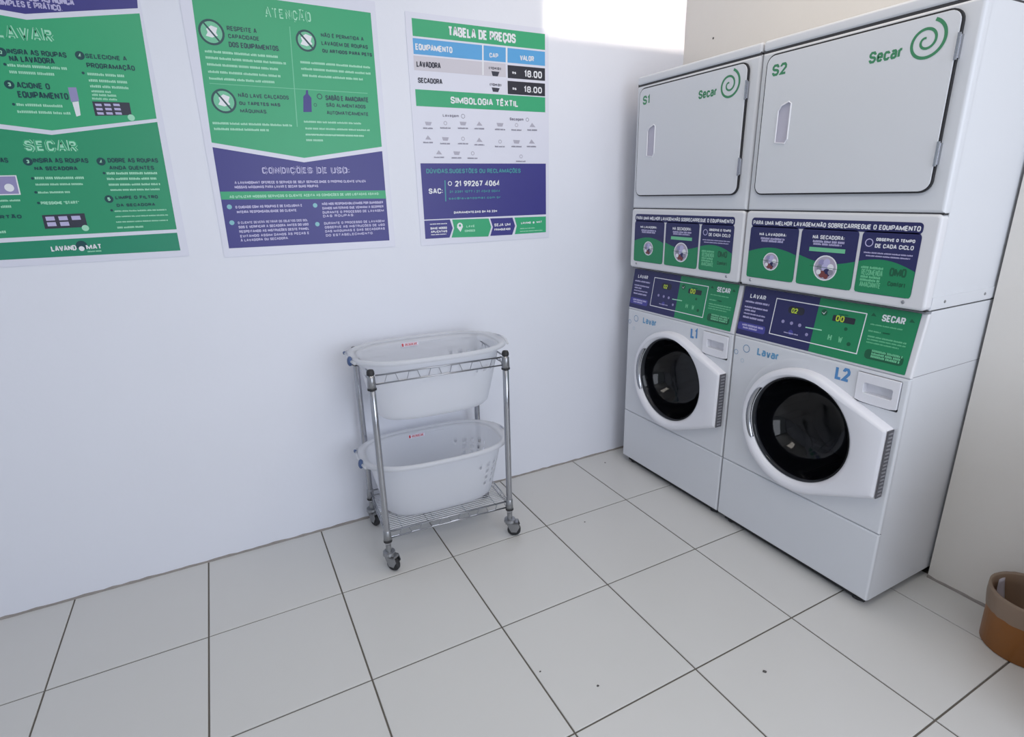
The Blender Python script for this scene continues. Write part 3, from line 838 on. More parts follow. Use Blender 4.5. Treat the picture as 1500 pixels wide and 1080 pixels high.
struct(link('wall_niche', box(box(box(B(), XR + 0.40, YN - 0.1, -0.05, XR + 0.46, 0, HC), XR + 0.10, YN - 0.08, -0.05, XR + 0.40, YN, HC),
                              XR + 0.10, YN, 2.02, XR + 0.40, 0, 2.08), M['wall_warm']))
struct(link('wall_left', box(B(), XL - 0.1, FRONT, -0.05, XL, 0, HC), M['wall']))
struct(link('ceiling', box(B(), XL - 0.1, FRONT, HC, XR + 0.46, 0.12, HC + 0.1), M['ceiling']))
# shop front: pier on either side of a wide opening, and a lintel above it
fb = B()
box(fb, XL - 0.1, FRONT - 0.12, -0.05, -1.0, FRONT, HC)
box(fb, 3.02, FRONT - 0.12, -0.05, XR + 0.1, FRONT, HC)
box(fb, -1.0, FRONT - 0.12, 2.72, 3.02, FRONT, HC)
struct(link('wall_front', fb, M['wall']))
# rough mortar line at the foot of the walls
def mortar(name, x0, x1, along):
    bm = B(); rr = random.Random(11); n = int((x1 - x0) / 0.03)
    L = []
    for k in range(n + 1):
        s = x0 + (x1 - x0) * k / n; h = 0.007 + rr.random() * 0.005; d = 0.003 + rr.random() * 0.004
        if along == 'x': L.append([(s, 0.001, -0.002), (s, -d, -0.002), (s, -d * 0.6, h * 0.6), (s, 0.001, h)])
        else: L.append([(XR + 0.001, s, -0.002), (XR - d, s, -0.002), (XR - d * 0.6, s, h * 0.6), (XR + 0.001, s, h)])
    rings(bm, L, close=False)
    return struct(link(name, bm, M['mortar']))
mortar('baseboard_back', XL, XR, 'x')
mortar('baseboard_right', FRONT, YN, 'y')
link('screw_hole', lathe(B(), [(0.005, 0), (0.005, -0.001)], (XR, -0.19, 2.14), 10, 'x', cap1=True), M['fleck'], wr)
link('screw_hole', lathe(B(), [(0.004, 0), (0.004, -0.0015)], (XR, -1.853, 0.262), 10, 'x', cap1=True), M['fleck'], wr)

# ------------------------------------------------------------------ posters on the back wall
def poster(name, label, x0, z0, x1, z1, items, tilt=0.0):
    t = thing(name, label, 'poster', (x0, 0, z0), 0, None)
    P3 = lambda a, b, d: (a - x0, -d, b - z0)
    bm = B(); plate(bm, rrect(x0, z0, x1, z1, 0.004, 2), [], 0.0003, 0.0022, P3)
    link('laminated_sheet', bm, M['sheet'], t)
    fields = [i for i in items if i[0] in 'prc']; let = [i for i in items if i[0] in 'tob']
    print_mesh('printed_graphics', fields, P3, t, 0.0024)
    print_mesh('printed_lettering', let, P3, t, 0.0024 + 0.000012 * len(fields) + 0.0001)
    # clear tape over the corners
    return t
poster('price_list_poster', 'price table poster with blue header row, 18.00 prices and laundry symbols, nearest the machines', 1.495, 1.250, 2.148, 2.146, POSTER_PRICES)
poster('usage_rules_poster', 'green and violet rules poster with three prohibition circles, second from the machines', 0.722, 1.254, 1.380, 2.165, POSTER_RULES)
poster('wash_steps_poster', 'leftmost green poster with numbered wash and dry steps and keypads', -0.07, 1.268, 0.609, 2.26, POSTER_STEPS)

# ------------------------------------------------------------------ washers and dryers
W = 0.683; D = 0.69


def hull(d, n=96, off=0.0):
    """door outline: big disc on the left, small rounded corners at the right"""
    discs = [(0.344, 0.576, 0.241), (0.651, 0.692, 0.014), (0.649, 0.462, 0.014)]
    out = []
    for k in range(n):
        a = 2 * PI * k / n; cx, cz = math.cos(a), math.sin(a)
        b = max(discs, key=lambda q: q[0] * cx + q[1] * cz + q[2])
        rr = max(0.001, b[2] - d)
        out.append((b[0] + rr * cx, b[1] + rr * cz))
    return out


FP = lambda a, b, d: (-d, -a, b)          # machine front plane: u to the right, v up, d out of the front


def washer(name, label, code, loc):
    t = thing(name, label, 'washing machine', loc)
    # open fronted cabinet shell, slanted at the console
    bm = B()
    prof = [(0.012, 0.035), (0.012, 0.872), (0.044, 1.086), (D, 1.086), (D, 0.035)]
    a = [bm.verts.new((x, 0, z)) for x, z in prof]; b = [bm.verts.new((x, -W, z)) for x, z in prof]
    bm.faces.new(a); bm.faces.new(b[::-1])
    for i in range(1, 5):
        j = (i + 1) % 5
        bm.faces.new((a[i], b[i], b[j], a[j]))
    link('cabinet', bm, M['enamel'], t, bevel=0.001)
    # side seam strip and rear kick
    link('top_seam', box(B(), 0.012, -W - 0.0006, 0.878, D, -W + 0.002, 0.8796), M['grip_light'], t)
    bm = B(); box(bm, 0.03, -W + 0.02, 0.006, D - 0.03, -0.02, 0.036)
    link('toe_recess', bm, M['rubber'], t)
    for sx in (0.05, D - 0.05):
        for sy in (-0.05, -W + 0.05):
            link('foot', lathe(B(), [(0.0, 0), (0.022, 0), (0.022, 0.012), (0.01, 0.016), (0.01, 0.036)], (sx, sy, 0), 14), M['rubber'], t)
    # lower access panel
    bm = B(); slab(bm, RI(0, 0.036, W, 0.3090, 0.003), [], FP, 0.0, -0.013, 0.007)
    shade(link('lower_panel', bm, M['enamel'], t))
    # front panel with porthole and dispenser opening
    dr = rrect(0.521, 0.756, 0.664, 0.862, 0.006, 3)
    bm = B(); slab(bm, RI(0, 0.3110, W, 0.8735, 0.003), [circ(0.345, 0.577, 0.216, 48), dr], FP, 0.0, -0.013, 0.007)
    shade(link('front_panel', bm, M['enamel'], t))
    # pressed relief ring round the door
    bm = B(); L = []
    for k in range(60):
        q = PI * 0.50 + (PI * 0.72) * k / 59
        e = math.sin(PI * k / 59) ** 0.4
        L.append([(-(h * e - 0.0003), -(0.349 + rr * math.cos(q)), 0.575 + rr * math.sin(q)) for rr, h in ((0.279, 0.0), (0.272, 0.0022), (0.264, 0.0024), (0.240, 0.0))])
    rings(bm, L, close=False)
    link('pressed_relief', bm, M['enamel'], t, smooth=True)
    # drum and gasket behind the glass
    bm = B(); lathe(bm, [(0.212, 0.0), (0.214, 0.05), (0.222, 0.055), (0.222, 0.09), (0.25, 0.095), (0.25, 0.40), (0.0, 0.42)], (0, -0.349, 0.575), 48, 'x')
    dm = link('drum', bm, M['drum'], t, smooth=False)
    for k in range(3):
        q = 0.6 + 2 * PI * k / 3
        c, s = math.cos(q), math.sin(q)
        bm = B(); tube(bm, [(0.11, -0.349 + 0.235 * c, 0.575 + 0.235 * s), (0.39, -0.349 + 0.235 * c, 0.575 + 0.235 * s)], 0.02, 10)
        link('drum_paddle', bm, M['drum'], dm)
    # door
    bm = B()
    sh = [((0.0), 0.0), (0.0, 0.030), (0.004, 0.037), (0.012, 0.0405), (0.022, 0.041)]
    loops = [[FP(a_, b_, dd) for a_, b_ in hull(ins)] for ins, dd in sh]
    for rr, dd in ((0.2195, 0.040), (0.213, 0.037), (0.205, 0.028), (0.200, 0.018), (0.200, 0.0)):
        loops.append([FP(a_, b_, dd) for a_, b_ in circ(0.346, 0.583, rr, 96)])
    rings(bm, loops)
    dk = link('door', bm, M['door_white'], t, smooth=True)
    dk.modifiers.new('es', 'EDGE_SPLIT').split_angle = math.radians(50)
    bm = B(); lathe(bm, [(0.203, -0.022), (0.199, -0.026), (0.193, -0.016), (0.184, 0.02), (0.150, 0.085), (0.115, 0.108), (0.075, 0.115), (0.0, 0.116)], (0, -0.346, 0.583), 64, 'x')
    link('door_glass', bm, M['glass'], dk, smooth=True)
    bm = B(); L = []
    for k in range(25):
        q = PI * 0.80 + PI * 0.36 * k / 24
        e = math.sin(PI * k / 24) ** 0.35
        L.append([FP(0.344 + rr * math.cos(q), 0.583 + rr * math.sin(q), hh) for rr, hh in ((0.202, 0.026), (0.204, 0.034), (0.206 + 0.010 * e, 0.0402), (0.206 + 0.012 * e, 0.034))])
    rings(bm, L, close=False)
    link('hinge_trim', bm, M['chrome'], dk, smooth=True)
    bm = B(); box(bm, -0.036, -0.6675, 0.455, -0.003, -0.6645, 0.700)
    gs = link('grip_strip', bm, M['grip'], dk)
    bm = B()
    for k in range(17):
        z = 0.464 + k * 0.0139
        box(bm, -0.031, -0.6695, z, -0.010, -0.6668, z + 0.0055)
    link('grip_ridges', bm, M['grip_light'], gs)
    # detergent drawer with a finger pocket
    pk = rrect(0.548, 0.792, 0.642, 0.828, 0.006, 3)
    low = [(0.524, 0.765), (0.545, 0.760), (0.593, 0.7585), (0.640, 0.760), (0.661, 0.765)]
    outer = [(0.5235, 0.8595)] + low + [(0.6615, 0.8595)]
    bm = B(); plate(bm, outer, [pk], 0.005, -0.008, FP)
    dd = link('detergent_drawer', bm, M['door_white'], t, bevel=0.0015)
    bm = B()
    L = [[FP(a_, b_, q) for a_, b_ in pk] for q in (-0.007, -0.020)]
    L.append([FP(0.595, 0.810, -0.020)] * len(pk)); rings(bm, L)
    link('finger_pocket', bm, M['door_white'], dd)
    # console
    sl = Vector((0.032, 0, 0.205)).normalized(); nn = Vector((-sl.z, 0, sl.x))
    CP = lambda a_, b_, q: (sl.x * b_ + nn.x * q, -a_, 0.875 + sl.z * b_ + nn.z * q)
    bm = B(); slab(bm, RI(0, 0.000, W, 0.2075, 0.004), [], CP, 0.0, -0.013, 0.006)
    cs = shade(link('console_panel', bm, M['panel'], t))
    bm = B(); plate(bm, rrect(0.004, 0.009, 0.664, 0.2055, 0.003, 2), [], 0.0005, 0.0015, CP)
    link('console_sticker', bm, INK['sviolet'], cs)
    fr = [('r', 'sgreenbg', (0.3318, 0.009, 0.664, 0.2055), 0.002)]
    fr += [('r', 'white', q, 0.001) for q in ((0.158, 0.1755, 0.503, 0.179), (0.158, 0.0385, 0.503, 0.042), (0.1565, 0.0385, 0.160, 0.179), (0.501, 0.0385, 0.5045, 0.179))]
    print_mesh('console_print', fr + CONSOLE_PRINT, CP, cs, 0.0017)
    pr = [(i[0], i[1], code, i[3]) if i[0] == 't' and i[2] == 'L2' else i for i in WASHER_PRINT]
    for it in pr:
        print_mesh('bubble_mark' if it[0] == 'c' else 'lettering', [it], FP, t, 0.0006)
    return t


def wave(x0, x1, z0, fn, n=14):
    top = [(x0 + (x1 - x0) * k / n, fn(k / n)) for k in range(n + 1)]
    return [(x0 + 0.004, z0), (x1 - 0.004, z0)] + [(x1, z0 + 0.006)] + top[::-1] + [(x0, z0 + 0.006)]


def dryer(name, label, code, loc):
    t = thing(name, label, 'dryer', loc)
    Z = 1.09
    H = 0.869
    FZ = lambda a, b, d: (-d, -a, b - Z)
    bm = B(); box(bm, 0.028, -W, 0.0005, D, 0, H - 0.040)
    link('cabinet', bm, M['enamel'], t)
    bm = B(); box(bm, 0.0, -W, H - 0.0372, D, 0.0, H)
    link('top_cover', bm, M['enamel'], t, bevel=0.010)
    link('lid_seam', box(B(), 0.0035, -W + 0.0025, H - 0.046, D - 0.01, -0.0025, H - 0.030), M['seam'], t)
    # rounded front edges
    bm = B(); slab(bm, RI(0.0, 1.3762, W, 1.9190, 0.003), [], FZ, 0.0, -0.0285, 0.011, 5)
    shade(link('front_panel', bm, M['enamel'], t))
    link('panel_seam', box(B(), 0.005, -W + 0.002, 1.371 - Z, 0.03, -0.002, 1.379 - Z), M['seam'], t)
    bm = B(); slab(bm, RI(0.0, 1.0905, W, 1.3740, 0.014, 5), [], FZ, 0.003, -0.0285, 0.010, 5)
    lp = shade(link('lower_panel', bm, M['panel'], t))
    for s in (0.05, 0.62):
        link('screw', lathe(B(), [(0.0055, 0), (0.004, -0.0025), (0.0, -0.003)], (-0.0035, -s, 1.111 - Z), 12, 'x', cap0=True), M['cast'], lp)
    # base flange along the visible side
    bm = B(); box(bm, 0.03, -W - 0.0022, 0.004, D - 0.02, -W + 0.001, 0.040)
    fg = link('side_flange', bm, M['enamel'], t, bevel=0.0008)
    for s in (0.10, 0.34, 0.58):
        link('screw', lathe(B(), [(0.005, 0), (0.004, -0.002), (0.0, -0.0025)], (s, -W - 0.0022, 0.022), 12, 'y', cap0=True), M['cast'], fg)
    link('base_gasket', box(B(), 0.014, -W + 0.004, -0.0035, D - 0.01, -0.004, 0.002), M['rubber'], t)
    # door
    o0 = rrect(0.034, 1.4375, 0.636, 1.9005, 0.030, 6)
    bm = B(); plate(bm, rrect(0.0292, 1.4325, 0.6408, 1.9055, 0.035, 6), [], 0.001, 0.0095, FZ)
    dg = link('door_gasket', bm, M['gasket'], t)
    hp = [(0.101, 1.612), (0.141, 1.606), (0.150, 1.620), (0.150, 1.735), (0.141, 1.742), (0.112, 1.732), (0.101, 1.715)]
    bm = B(); plate(bm, o0, [hp], 0.004, 0.0125, FZ)
    d_ = link('door', bm, M['enamel'], t, bevel=0.003)
    bm = B(); L = [[FZ(a_, b_, q) for a_, b_ in hp] for q in (0.0123, 0.0098)]
    L.append([FZ(0.125, 1.674, 0.0098)] * len(hp)); rings(bm, L)
    hd = link('recessed_handle', bm, M['pocket_shade'], d_)
    bm = B()
    tube(bm, [FZ(a_, b_, 0.0128) for a_, b_ in hp], 0.0028, 6, closed=True)
    link('handle_lip', bm, M['door_white'], hd)
    for zz in (1.505, 1.775):
        bm = B(); tube(bm, [FZ(0.6395, zz, 0.0135), FZ(0.6395, zz + 0.066, 0.0135)], 0.0042, 10)
        box(bm, -0.0118, -0.6445, zz + 0.004 - Z, 0.0, -0.638, zz + 0.062 - Z)
        link('hinge', bm, M['chrome'], d_)
    pr = [(i[0], i[1], code, i[3]) if i[0] == 't' and i[2] == 'S2' else i for i in DRYER_PRINT if i[0] == 't']
    for it in pr:
        print_mesh('lettering', [it], FZ, d_, 0.0128)
    # spiral
    bm = B(); L = []
    c0 = (0.5575, 1.838); n = 90
    for k in range(n + 1):
        s = k / n; q = math.radians(140) - 2 * PI * 2.30 * (1 - s) * -1
        q = math.radians(72) - 2 * PI * 1.95 * (1 - s)
        rr = 0.007 + 0.046 * s
        wd = 0.0040 * (0.75 + 0.35 * s)
        L.append([FZ(c0[0] + (rr - wd) * math.cos(q), c0[1] + (rr - wd) * math.sin(q), 0.0130), FZ(c0[0] + (rr + wd) * math.cos(q), c0[1] + (rr + wd) * math.sin(q), 0.0130)])
    rings(bm, L, close=False)
    link('spiral_decal', bm, INK['sgreen'], d_)
    # stickers on the lower panel
    rects = [i for i in DRYER_STICKERS if i[0] == 'r' and i[1] == 'violet']
    rest = [i for i in DRYER_STICKERS if not (i[0] == 'r' and i[1] == 'violet')]
    def cen(i):
        if i[0] in 'tb': return ((i[-1][0] + i[-1][2]) / 2, (i[-1][1] + i[-1][3]) / 2)
        if i[0] == 'r': return ((i[2][0] + i[2][2]) / 2, (i[2][1] + i[2][3]) / 2)
        if i[0] == 'c': return i[2]
        return i[2][0]
    names = ['banner_sticker', 'advice_sticker', 'advice_sticker', 'advice_sticker']
    for k, rc in enumerate(rects):
        x0, z0, x1, z1 = rc[2]
        if k: z0, z1 = 1.123, 1.3195
        bm = B(); plate(bm, rrect(x0, z0, x1, z1, rc[3], 5), [], 0.0032, 0.0042, FZ)
        s = link(names[k], bm, INK['sviolet'], lp)
        it = [i for i in rest if x0 - 0.004 <= cen(i)[0] <= x1 + 0.004 and z0 - 0.01 <= cen(i)[1] <= z1]
        pre = []
        if k:
            zz = z0 + 0.004
            fn = [lambda q: 1.222 + 0.020 * math.sin(PI * q), lambda q: 1.226 - 0.022 * math.sin(PI * q * 0.9), lambda q: 1.215 + 0.026 * math.sin(PI * (q * 0.8 + 0.1)) - 0.018 * q][k - 1]
            pre = [('p', 'sgreenbg', wave(x0 + 0.0005, x1 - 0.0005, z0 + 0.001, fn))]
            it2 = []
            for i in it:
                it2.append(i)
                if i[0] == 'c' and i[1] == 'photo':
                    cx, cz = i[2]; rr = i[3]
                    it2[-1] = ('c', 'white', i[2], rr)
                    it2.append(('c', 'photo', i[2], rr * 0.9))
                    rd = random.Random(k)
                    for (dx, dz, q, cc) in ((-0.3, 0.35, 0.3, 'lilac2'), (0.1, 0.45, 0.28, 'lilac'), (-0.45, 0.0, 0.26, 'grey'), (0.0, 0.05, 0.3, 'lilac'), (0.45, 0.1, 0.26, 'white'),
                                            (0.2, -0.35, 0.32, 'dviolet'), (-0.2, -0.5, 0.28, 'brown'), (-0.5, -0.35, 0.2, 'white'), (0.5, -0.3, 0.22, 'grey'), (0.15, -0.65, 0.2, 'brown')):
                        it2.append(('c', cc, (cx + dx * rr, cz + dz * rr), q * rr))
                    it2.append(('p', 'dgreen', [(cx - rr * 1.35, cz + 0.003), (cx + rr * 1.3, cz - 0.0015), (cx + rr * 1.3, cz), (cx - rr * 1.35, cz + 0.0045)]))
            it = it2
        print_mesh('sticker_print', pre + it, FZ, s, 0.0044)
    return t


Y1, Y2 = -0.1255, -0.8155; XF = 2.556
washer('washing_machine', 'white front-loading washer marked L1, in the corner beside the back wall', 'L1', (XF, Y1, 0))
washer('washing_machine', 'white front-loading washer marked L2, nearer the camera beside the waste bin', 'L2', (XF, Y2, 0))
dryer('tumble_dryer', 'white dryer marked S1 stacked on the corner washer by the back wall', 'S1', (XF, Y1, 1.09))
dryer('tumble_dryer', 'white dryer marked S2 with its long side in view, stacked on the nearer washer', 'S2', (XF, Y2, 1.09))

# ------------------------------------------------------------------ wire cart
cart = thing('wire_cart', 'chrome two-tier wire laundry cart on four casters, holding two baskets', 'cart', (1.406, -0.259, 0), -0.061)
HX, HY = 0.269, 0.182
ri = random.Random(3)
for sx in (-1, 1):
    for sy in (-1, 1):
        px, py = sx * HX, sy * HY
        bm = B()
        prof = [(0.0, 0.115), (0.0120, 0.116), (0.0127, 0.120), (0.0127, 0.3), (0.0127, 0.6)]
        prof += [(0.0127, 0.846), (0.0, 0.847)]
        lathe(bm, prof, (px, py, 0), 20)
        pl = link('pole', bm, M['pole'], cart, smooth=True)
        link('pole_cap', lathe(B(), [(0.0145, 0.838), (0.0145, 0.848), (0.011, 0.856), (0.0, 0.858)], (px, py, 0), 16), M['rubber'], pl, smooth=True)
        for zc in (0.155, 0.805):
            link('clip_collar', lathe(B(), [(0.0127, zc - 0.022), (0.0165, zc - 0.02), (0.0148, zc + 0.024), (0.0127, zc + 0.026)], (px, py, 0), 16), M['cast'], pl, smooth=True)
            link('clip_ring', lathe(B(), [(0.013, zc - 0.027), (0.0175, zc - 0.026), (0.0175, zc - 0.020), (0.013, zc - 0.019)], (px, py, 0), 16), M['rubber'], pl)
        # caster
        aa = {(-1, -1): -0.9, (1, -1): -0.5, (-1, 1): -1.2, (1, 1): -1.0}[(sx, sy)]
        cs = B()
        lathe(cs, [(0.0, 0.126), (0.0115, 0.126), (0.0115, 0.085), (0.024, 0.083), (0.026, 0.070), (0.020, 0.066), (0.0, 0.066)], (px, py, 0), 18)
        ck = link('caster', cs, M['cast'], cart, smooth=False)
        c, s = math.cos(aa), math.sin(aa)
        off = 0.018
        wx, wy = px + c * off, py + s * off
        Rm = Matrix.Translation((wx, wy, 0)) @ Matrix.Rotation(aa, 4, 'Z')
        bm = B()
        for q in (-1, 1):
            pts = [(-0.036, 0.072), (0.018, 0.072), (0.026, 0.048), (0.012, 0.022), (-0.012, 0.022)]
            plate(bm, pts, [], q * 0.0145, q * 0.0165, lambda a_, b_, d_: (a_, d_, b_))
        box(bm, -0.036, -0.0165, 0.062, 0.018, 0.0165, 0.072)
        bm.transform(Rm)
        link('fork', bm, M['cast'], ck)
        bm = B(); lathe(bm, [(0.0, -0.0125), (0.014, -0.0125), (0.016, -0.010), (0.025, -0.011), (0.0295, -0.006), (0.0295, 0.006), (0.025, 0.011), (0.016, 0.010), (0.014, 0.0125), (0.0, 0.0125)], (0, 0, 0.0295), 24, 'y')
        bm.transform(Rm)
        link('wheel', bm, M['rubber'], ck, smooth=False)


def wire_frame(zt, zb):
    """truss edge of one shelf: two rails with a zigzag wire on each side"""
    for (a, b) in (((-HX, -HY), (HX, -HY)), ((-HX, HY), (HX, HY)), ((-HX, -HY), (-HX, HY)), ((HX, -HY), (HX, HY))):
        bm = B(); A = Vector((*a, 0)); Bv = Vector((*b, 0)); d = (Bv - A); L = d.length; d.normalize()
        p0 = A + d * 0.016; p1 = Bv - d * 0.016
        tube(bm, [(p0.x, p0.y, zt), (p1.x, p1.y, zt)], 0.0030, 8)
        tube(bm, [(p0.x, p0.y, zb), (p1.x, p1.y, zb)], 0.0030, 8)
        r_ = link('side_rail', bm, M['wire'], cart, smooth=True)
        n = max(3, int(round(L / 0.088))); bm = B(); pts = []
        for k in range(n):
            s0 = p0 + (p1 - p0) * (k / n); s1 = p0 + (p1 - p0) * ((k + 0.38) / n); s2 = p0 + (p1 - p0) * ((k + 0.5) / n); s3 = p0 + (p1 - p0) * ((k + 0.88) / n)
            pts += [(s0.x, s0.y, zb + 0.003), (s1.x, s1.y, zb + 0.003), (s2.x, s2.y, zt - 0.003), (s3.x, s3.y, zt - 0.003)]
        pts.append((p1.x, p1.y, zb + 0.003))
        tube(bm, pts, 0.0016, 6)
        link('truss_wire', bm, M['wire'], r_)


wire_frame(0.832, 0.798)
wire_frame(0.172, 0.143)
bm = B(); n = 27
for k in range(1, n):
    y = -HY + 2 * HY * k / n
    tube(bm, [(-HX, y, 0.1725), (HX, y, 0.1725)], 0.0016, 5)
sw = link('shelf_wires', bm, M['wire'], cart); sw['kind'] = 'stuff'
for x in (-0.205, -0.07, 0.07, 0.205):
    link('cross_bar', tube(B(), [(x, -HY, 0.168), (x, HY, 0.168)], 0.0028, 6), M['wire'], cart)

# ------------------------------------------------------------------ laundry baskets
def sup(hx, hy, e, n):
    out = []
    for k in range(n):
        a = 2 * PI * (k + 0.5) / n
        c, s = math.cos(a), math.sin(a)
        out.append((hx * math.copysign(abs(c) ** (2 / e), c), hy * math.copysign(abs(s) ** (2 / e), s)))
    return out


def basket(label, z0, dx=0.0, dy=0.0, slots=()):
    t = thing('laundry_basket', label, 'basket', (1.408 + dx, -0.262 + dy, z0), -0.061, 'frosted laundry baskets on the cart')
    N = 144; H = 0.268
    bm = B()
    rows = [(0.0, 0.205, 0.105), (0.004, 0.222, 0.122), (0.018, 0.236, 0.134)]
    nz = 16
    for k in range(1, nz + 1):
        s = k / nz
        rows.append((0.018 + (H - 0.030) * s, 0.236 + 0.052 * s ** 0.9, 0.134 + 0.042 * s ** 0.9))
    L = [[(x, y, z) for x, y in sup(hx, hy, 3.0, N)] for z, hx, hy in rows]
    V = [[bm.verts.new(p) for p in lp] for lp in L]
    for r_ in range(len(V) - 1):
        for i in range(N):
            j = (i + 1) % N
            if r_ in slots and (i % 5) in (1, 2) and abs(L[r_][i][1]) > 0.07 and L[r_][i][0] > 0.145:
                continue
            bm.faces.new((V[r_][i], V[r_][j], V[r_ + 1][j], V[r_ + 1][i]))
    bm.faces.new(V[0][::-1])
    body = link('basket_body', bm, M['plastic'], t, smooth=True)
    so = body.modifiers.new('solid', 'SOLIDIFY'); so.thickness = 0.002; so.offset = 0
    # rolled rim, wider at both ends
    bm = B()
    def flare(hx, hy, z):
        out = []
        for x, y in sup(hx, hy, 3.0, N):
            e = max(0.0, (abs(x) / hx - 0.80) / 0.20)
            out.append((x * (1 + 0.045 * e * e), y, z))
        return out
    rings(bm, [[(x, y, H - 0.012) for x, y in sup(0.2875, 0.1755, 3.0, N)], flare(0.290, 0.178, H - 0.003), flare(0.298, 0.186, H), flare(0.308, 0.193, H - 0.003), flare(0.309, 0.194, H - 0.018)])
    rm = link('rim', bm, M['plastic'], t, smooth=True)
    so = rm.modifiers.new('solid', 'SOLIDIFY'); so.thickness = 0.002
    # blue grips at the four ends of the two carry handles
    for sx, gy, sc_ in ((-1, -0.05, (0.011, 0.021, 0.019)), (-1, 0.075, (0.007, 0.018, 0.008)), (1, 0.02, (0.008, 0.028, 0.009))):
        bm = B()
        bmesh.ops.create_icosphere(bm, subdivisions=3, radius=1)
        bm.transform(Matrix.Translation((sx * 0.323, gy, H - 0.012)) @ Matrix.Rotation(sx * gy * -3, 4, 'Z') @ Matrix.Diagonal((*sc_, 1)))
        link('handle_grip', bm, M['handle_blue'], t, smooth=True)
    for sx in (-1, 1):
        bm = B(); tube(bm, [(sx * 0.312, -0.10, H - 0.012), (sx * 0.325, -0.05, H - 0.008), (sx * 0.328, 0, H - 0.006), (sx * 0.325, 0.05, H - 0.008), (sx * 0.312, 0.10, H - 0.012)], 0.005, 8)
        link('carry_handle', bm, M['plastic'], t, smooth=True)
    # small red maker's tag inside the back edge
    zc = H - 0.033; yb = 0.1665
    TP = lambda a_, b_, q: (a_, yb + (b_ - zc) * 0.2 - q, b_)
    bm = B(); plate(bm, rrect(-0.075, zc - 0.0085, 0.0, zc + 0.0085, 0.003, 3), [], 0.0, 0.001, TP)
    tg = link('tag', bm, M['sheet'], t)
    it = [('r', 'red', (-0.073, zc - 0.0065, -0.0725 + 0.008, zc + 0.0065), 0), ('r', 'red', (-0.060, zc + 0.0045, -0.002, zc + 0.006), 0), ('r', 'red', (-0.060, zc - 0.006, -0.002, zc - 0.0045), 0), ('b', 'red', (-0.060, zc - 0.003, -0.003, zc + 0.003))]
    print_mesh('tag_print', it, TP, tg, 0.0012)
    bm = B(); tube(bm, [(0.01, yb + 0.003, zc + 0.004), (0.14, yb + 0.003, zc + 0.006)], 0.002, 6)
    link('moulded_rib', bm, M['plastic'], t)
    return t


basket('empty frosted plastic basket hanging in the top frame of the wire cart', 0.607, slots=(12,))
basket('empty frosted slotted basket standing on the lower shelf of the wire cart', 0.1755, dx=-0.004, dy=-0.004, slots=(6, 8, 10, 12))

# ------------------------------------------------------------------ waste bin by the right wall
bx, by = 2.826, -1.845
bin_ = thing('waste_bin', 'small round amber plastic waste bin at the foot of the right wall', 'bin', (bx, by, 0))
link('bin_body', lathe(B(), [(0.0, 0.0), (0.100, 0.0), (0.104, 0.004), (0.109, 0.196), (0.112, 0.200), (0.107, 0.200), (0.100, 0.008), (0.0, 0.006)], (0, 0, 0), 40), M['bucket'], bin_, smooth=True)
bm = B(); rl = random.Random(2); n = 60; wob = [rl.uniform(-1, 1) for _ in range(n)]
def lring(rr, z, w1, w2):
    return [((rr + wob[k] * w1) * math.cos(2 * PI * k / n), (rr + wob[k] * w1) * math.sin(2 * PI * k / n), z + wob[(k * 7) % n] * w2) for k in range(n)]
rings(bm, [lring(0.110, 0.132, 0.0, 0.002), lring(0.112, 0.145, 0.0008, 0.001), lring(0.1145, 0.170, 0.0012, 0), lring(0.1145, 0.195, 0.001, 0), lring(0.114, 0.208, 0.0005, 0.001),
           lring(0.105, 0.203, 0.0005, 0), lring(0.103, 0.165, 0.0008, 0.0), lring(0.099, 0.06, 0.001, 0), lring(0.09, 0.015, 0.001, 0.0), lring(0.03, 0.012, 0.001, 0.0)])
tag(link('bin_liner', bm, M['liner'], None, (bx, by, 0), smooth=True), 'thin pale bag folded over the rim of the amber bin', 'bag')
bm = B(); L = []
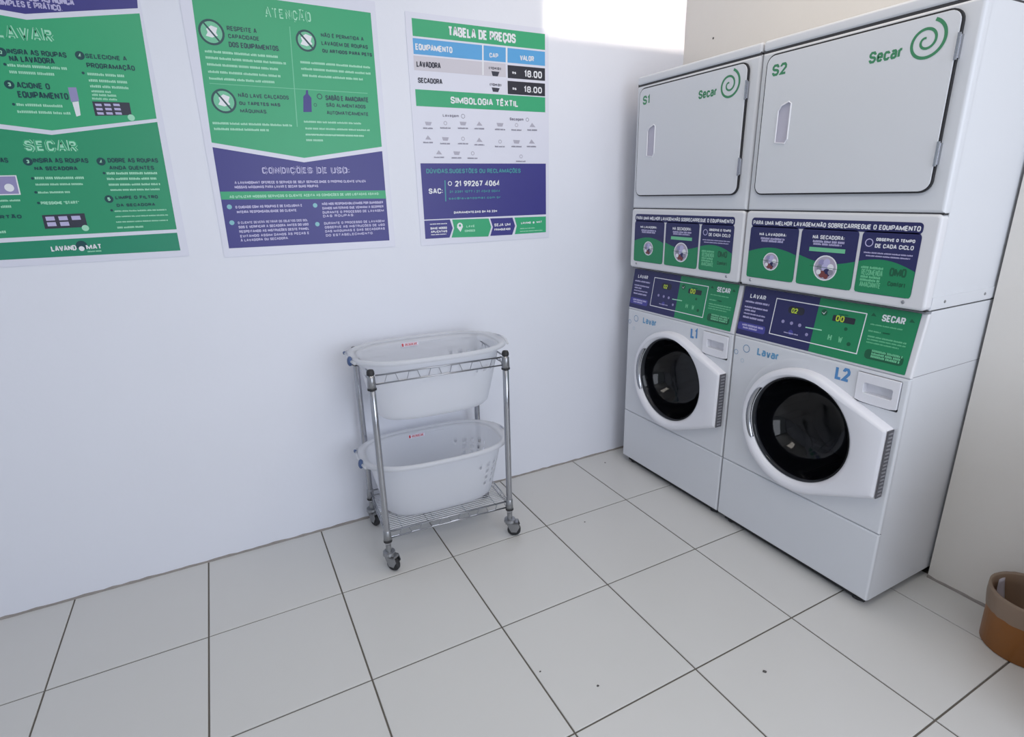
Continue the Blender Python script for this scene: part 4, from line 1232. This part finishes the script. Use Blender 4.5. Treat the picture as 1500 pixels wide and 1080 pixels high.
for k in range(9):
    s = k / 8
    L.append([((0.0955 + 0.002 * math.sin(5 * s + q)) * math.cos(1.55 - 0.32 * q - 0.3 * s), (0.0955 + 0.002 * math.sin(5 * s + q)) * math.sin(1.55 - 0.32 * q - 0.3 * s), 0.198 - 0.15 * s) for q in (0, 0.33, 0.66, 1)])
rings(bm, L, close=False)
sp = link('paper_strip', bm, M['rubbish'], None, (bx, by, 0), smooth=True)
sp.modifiers.new('solid', 'SOLIDIFY').thickness = 0.001
tag(sp, 'pale strip of paper lying against the inside of the amber bin', 'paper')

# ------------------------------------------------------------------ dirt flecks on the tiles
FL = FLECKS
for k, (x, y, s, lab) in enumerate(FL):
    bm = B(); rr = random.Random(40 + k); n = 9
    a = [((s * rr.uniform(0.7, 1.1)) * math.cos(2 * PI * q / n), (s * rr.uniform(0.6, 1.0)) * math.sin(2 * PI * q / n)) for q in range(n)]
    rings(bm, [[(p, q, 0.0) for p, q in a], [(p * 0.7, q * 0.7, 0.0012) for p, q in a], [(0, 0, 0.0014)] * n])
    bmesh.ops.remove_doubles(bm, verts=bm.verts, dist=1e-6)
    tag(link('dirt_fleck', bm, M['fleck'], None, (x, y, 0.0004)), lab, 'dirt')

# ------------------------------------------------------------------ unseen low cabinet, added past the bin to shade and brown that corner
M['wood'] = mat('brown_wood', (122, 84, 52), 0.5, bump=0.1, bscale=60, vary=0.15)
cb = thing('added_shade_cabinet', 'added low brown cabinet, out of view past the amber bin, shading that corner', 'cabinet', (2.70, -2.47, 0))
link('body', box(B(), -0.23, -0.33, 0.0, 0.24, 0.33, 0.86), M['wood'], cb, bevel=0.003)
link('top', box(B(), -0.26, -0.35, 0.86, 0.24, 0.35, 0.89), M['wood'], cb, bevel=0.004)
for s in (-1, 1):
    dd = link('door', box(B(), -0.248, min(s * 0.004, s * 0.322), 0.06, -0.230, max(s * 0.004, s * 0.322), 0.85), M['wood'], cb, bevel=0.003)
    link('knob', lathe(B(), [(0.0, -0.022), (0.011, -0.020), (0.012, -0.012), (0.005, -0.006), (0.005, 0.0)], (-0.248, s * 0.04, 0.5), 16, 'x'), M['cast'], dd, smooth=True)
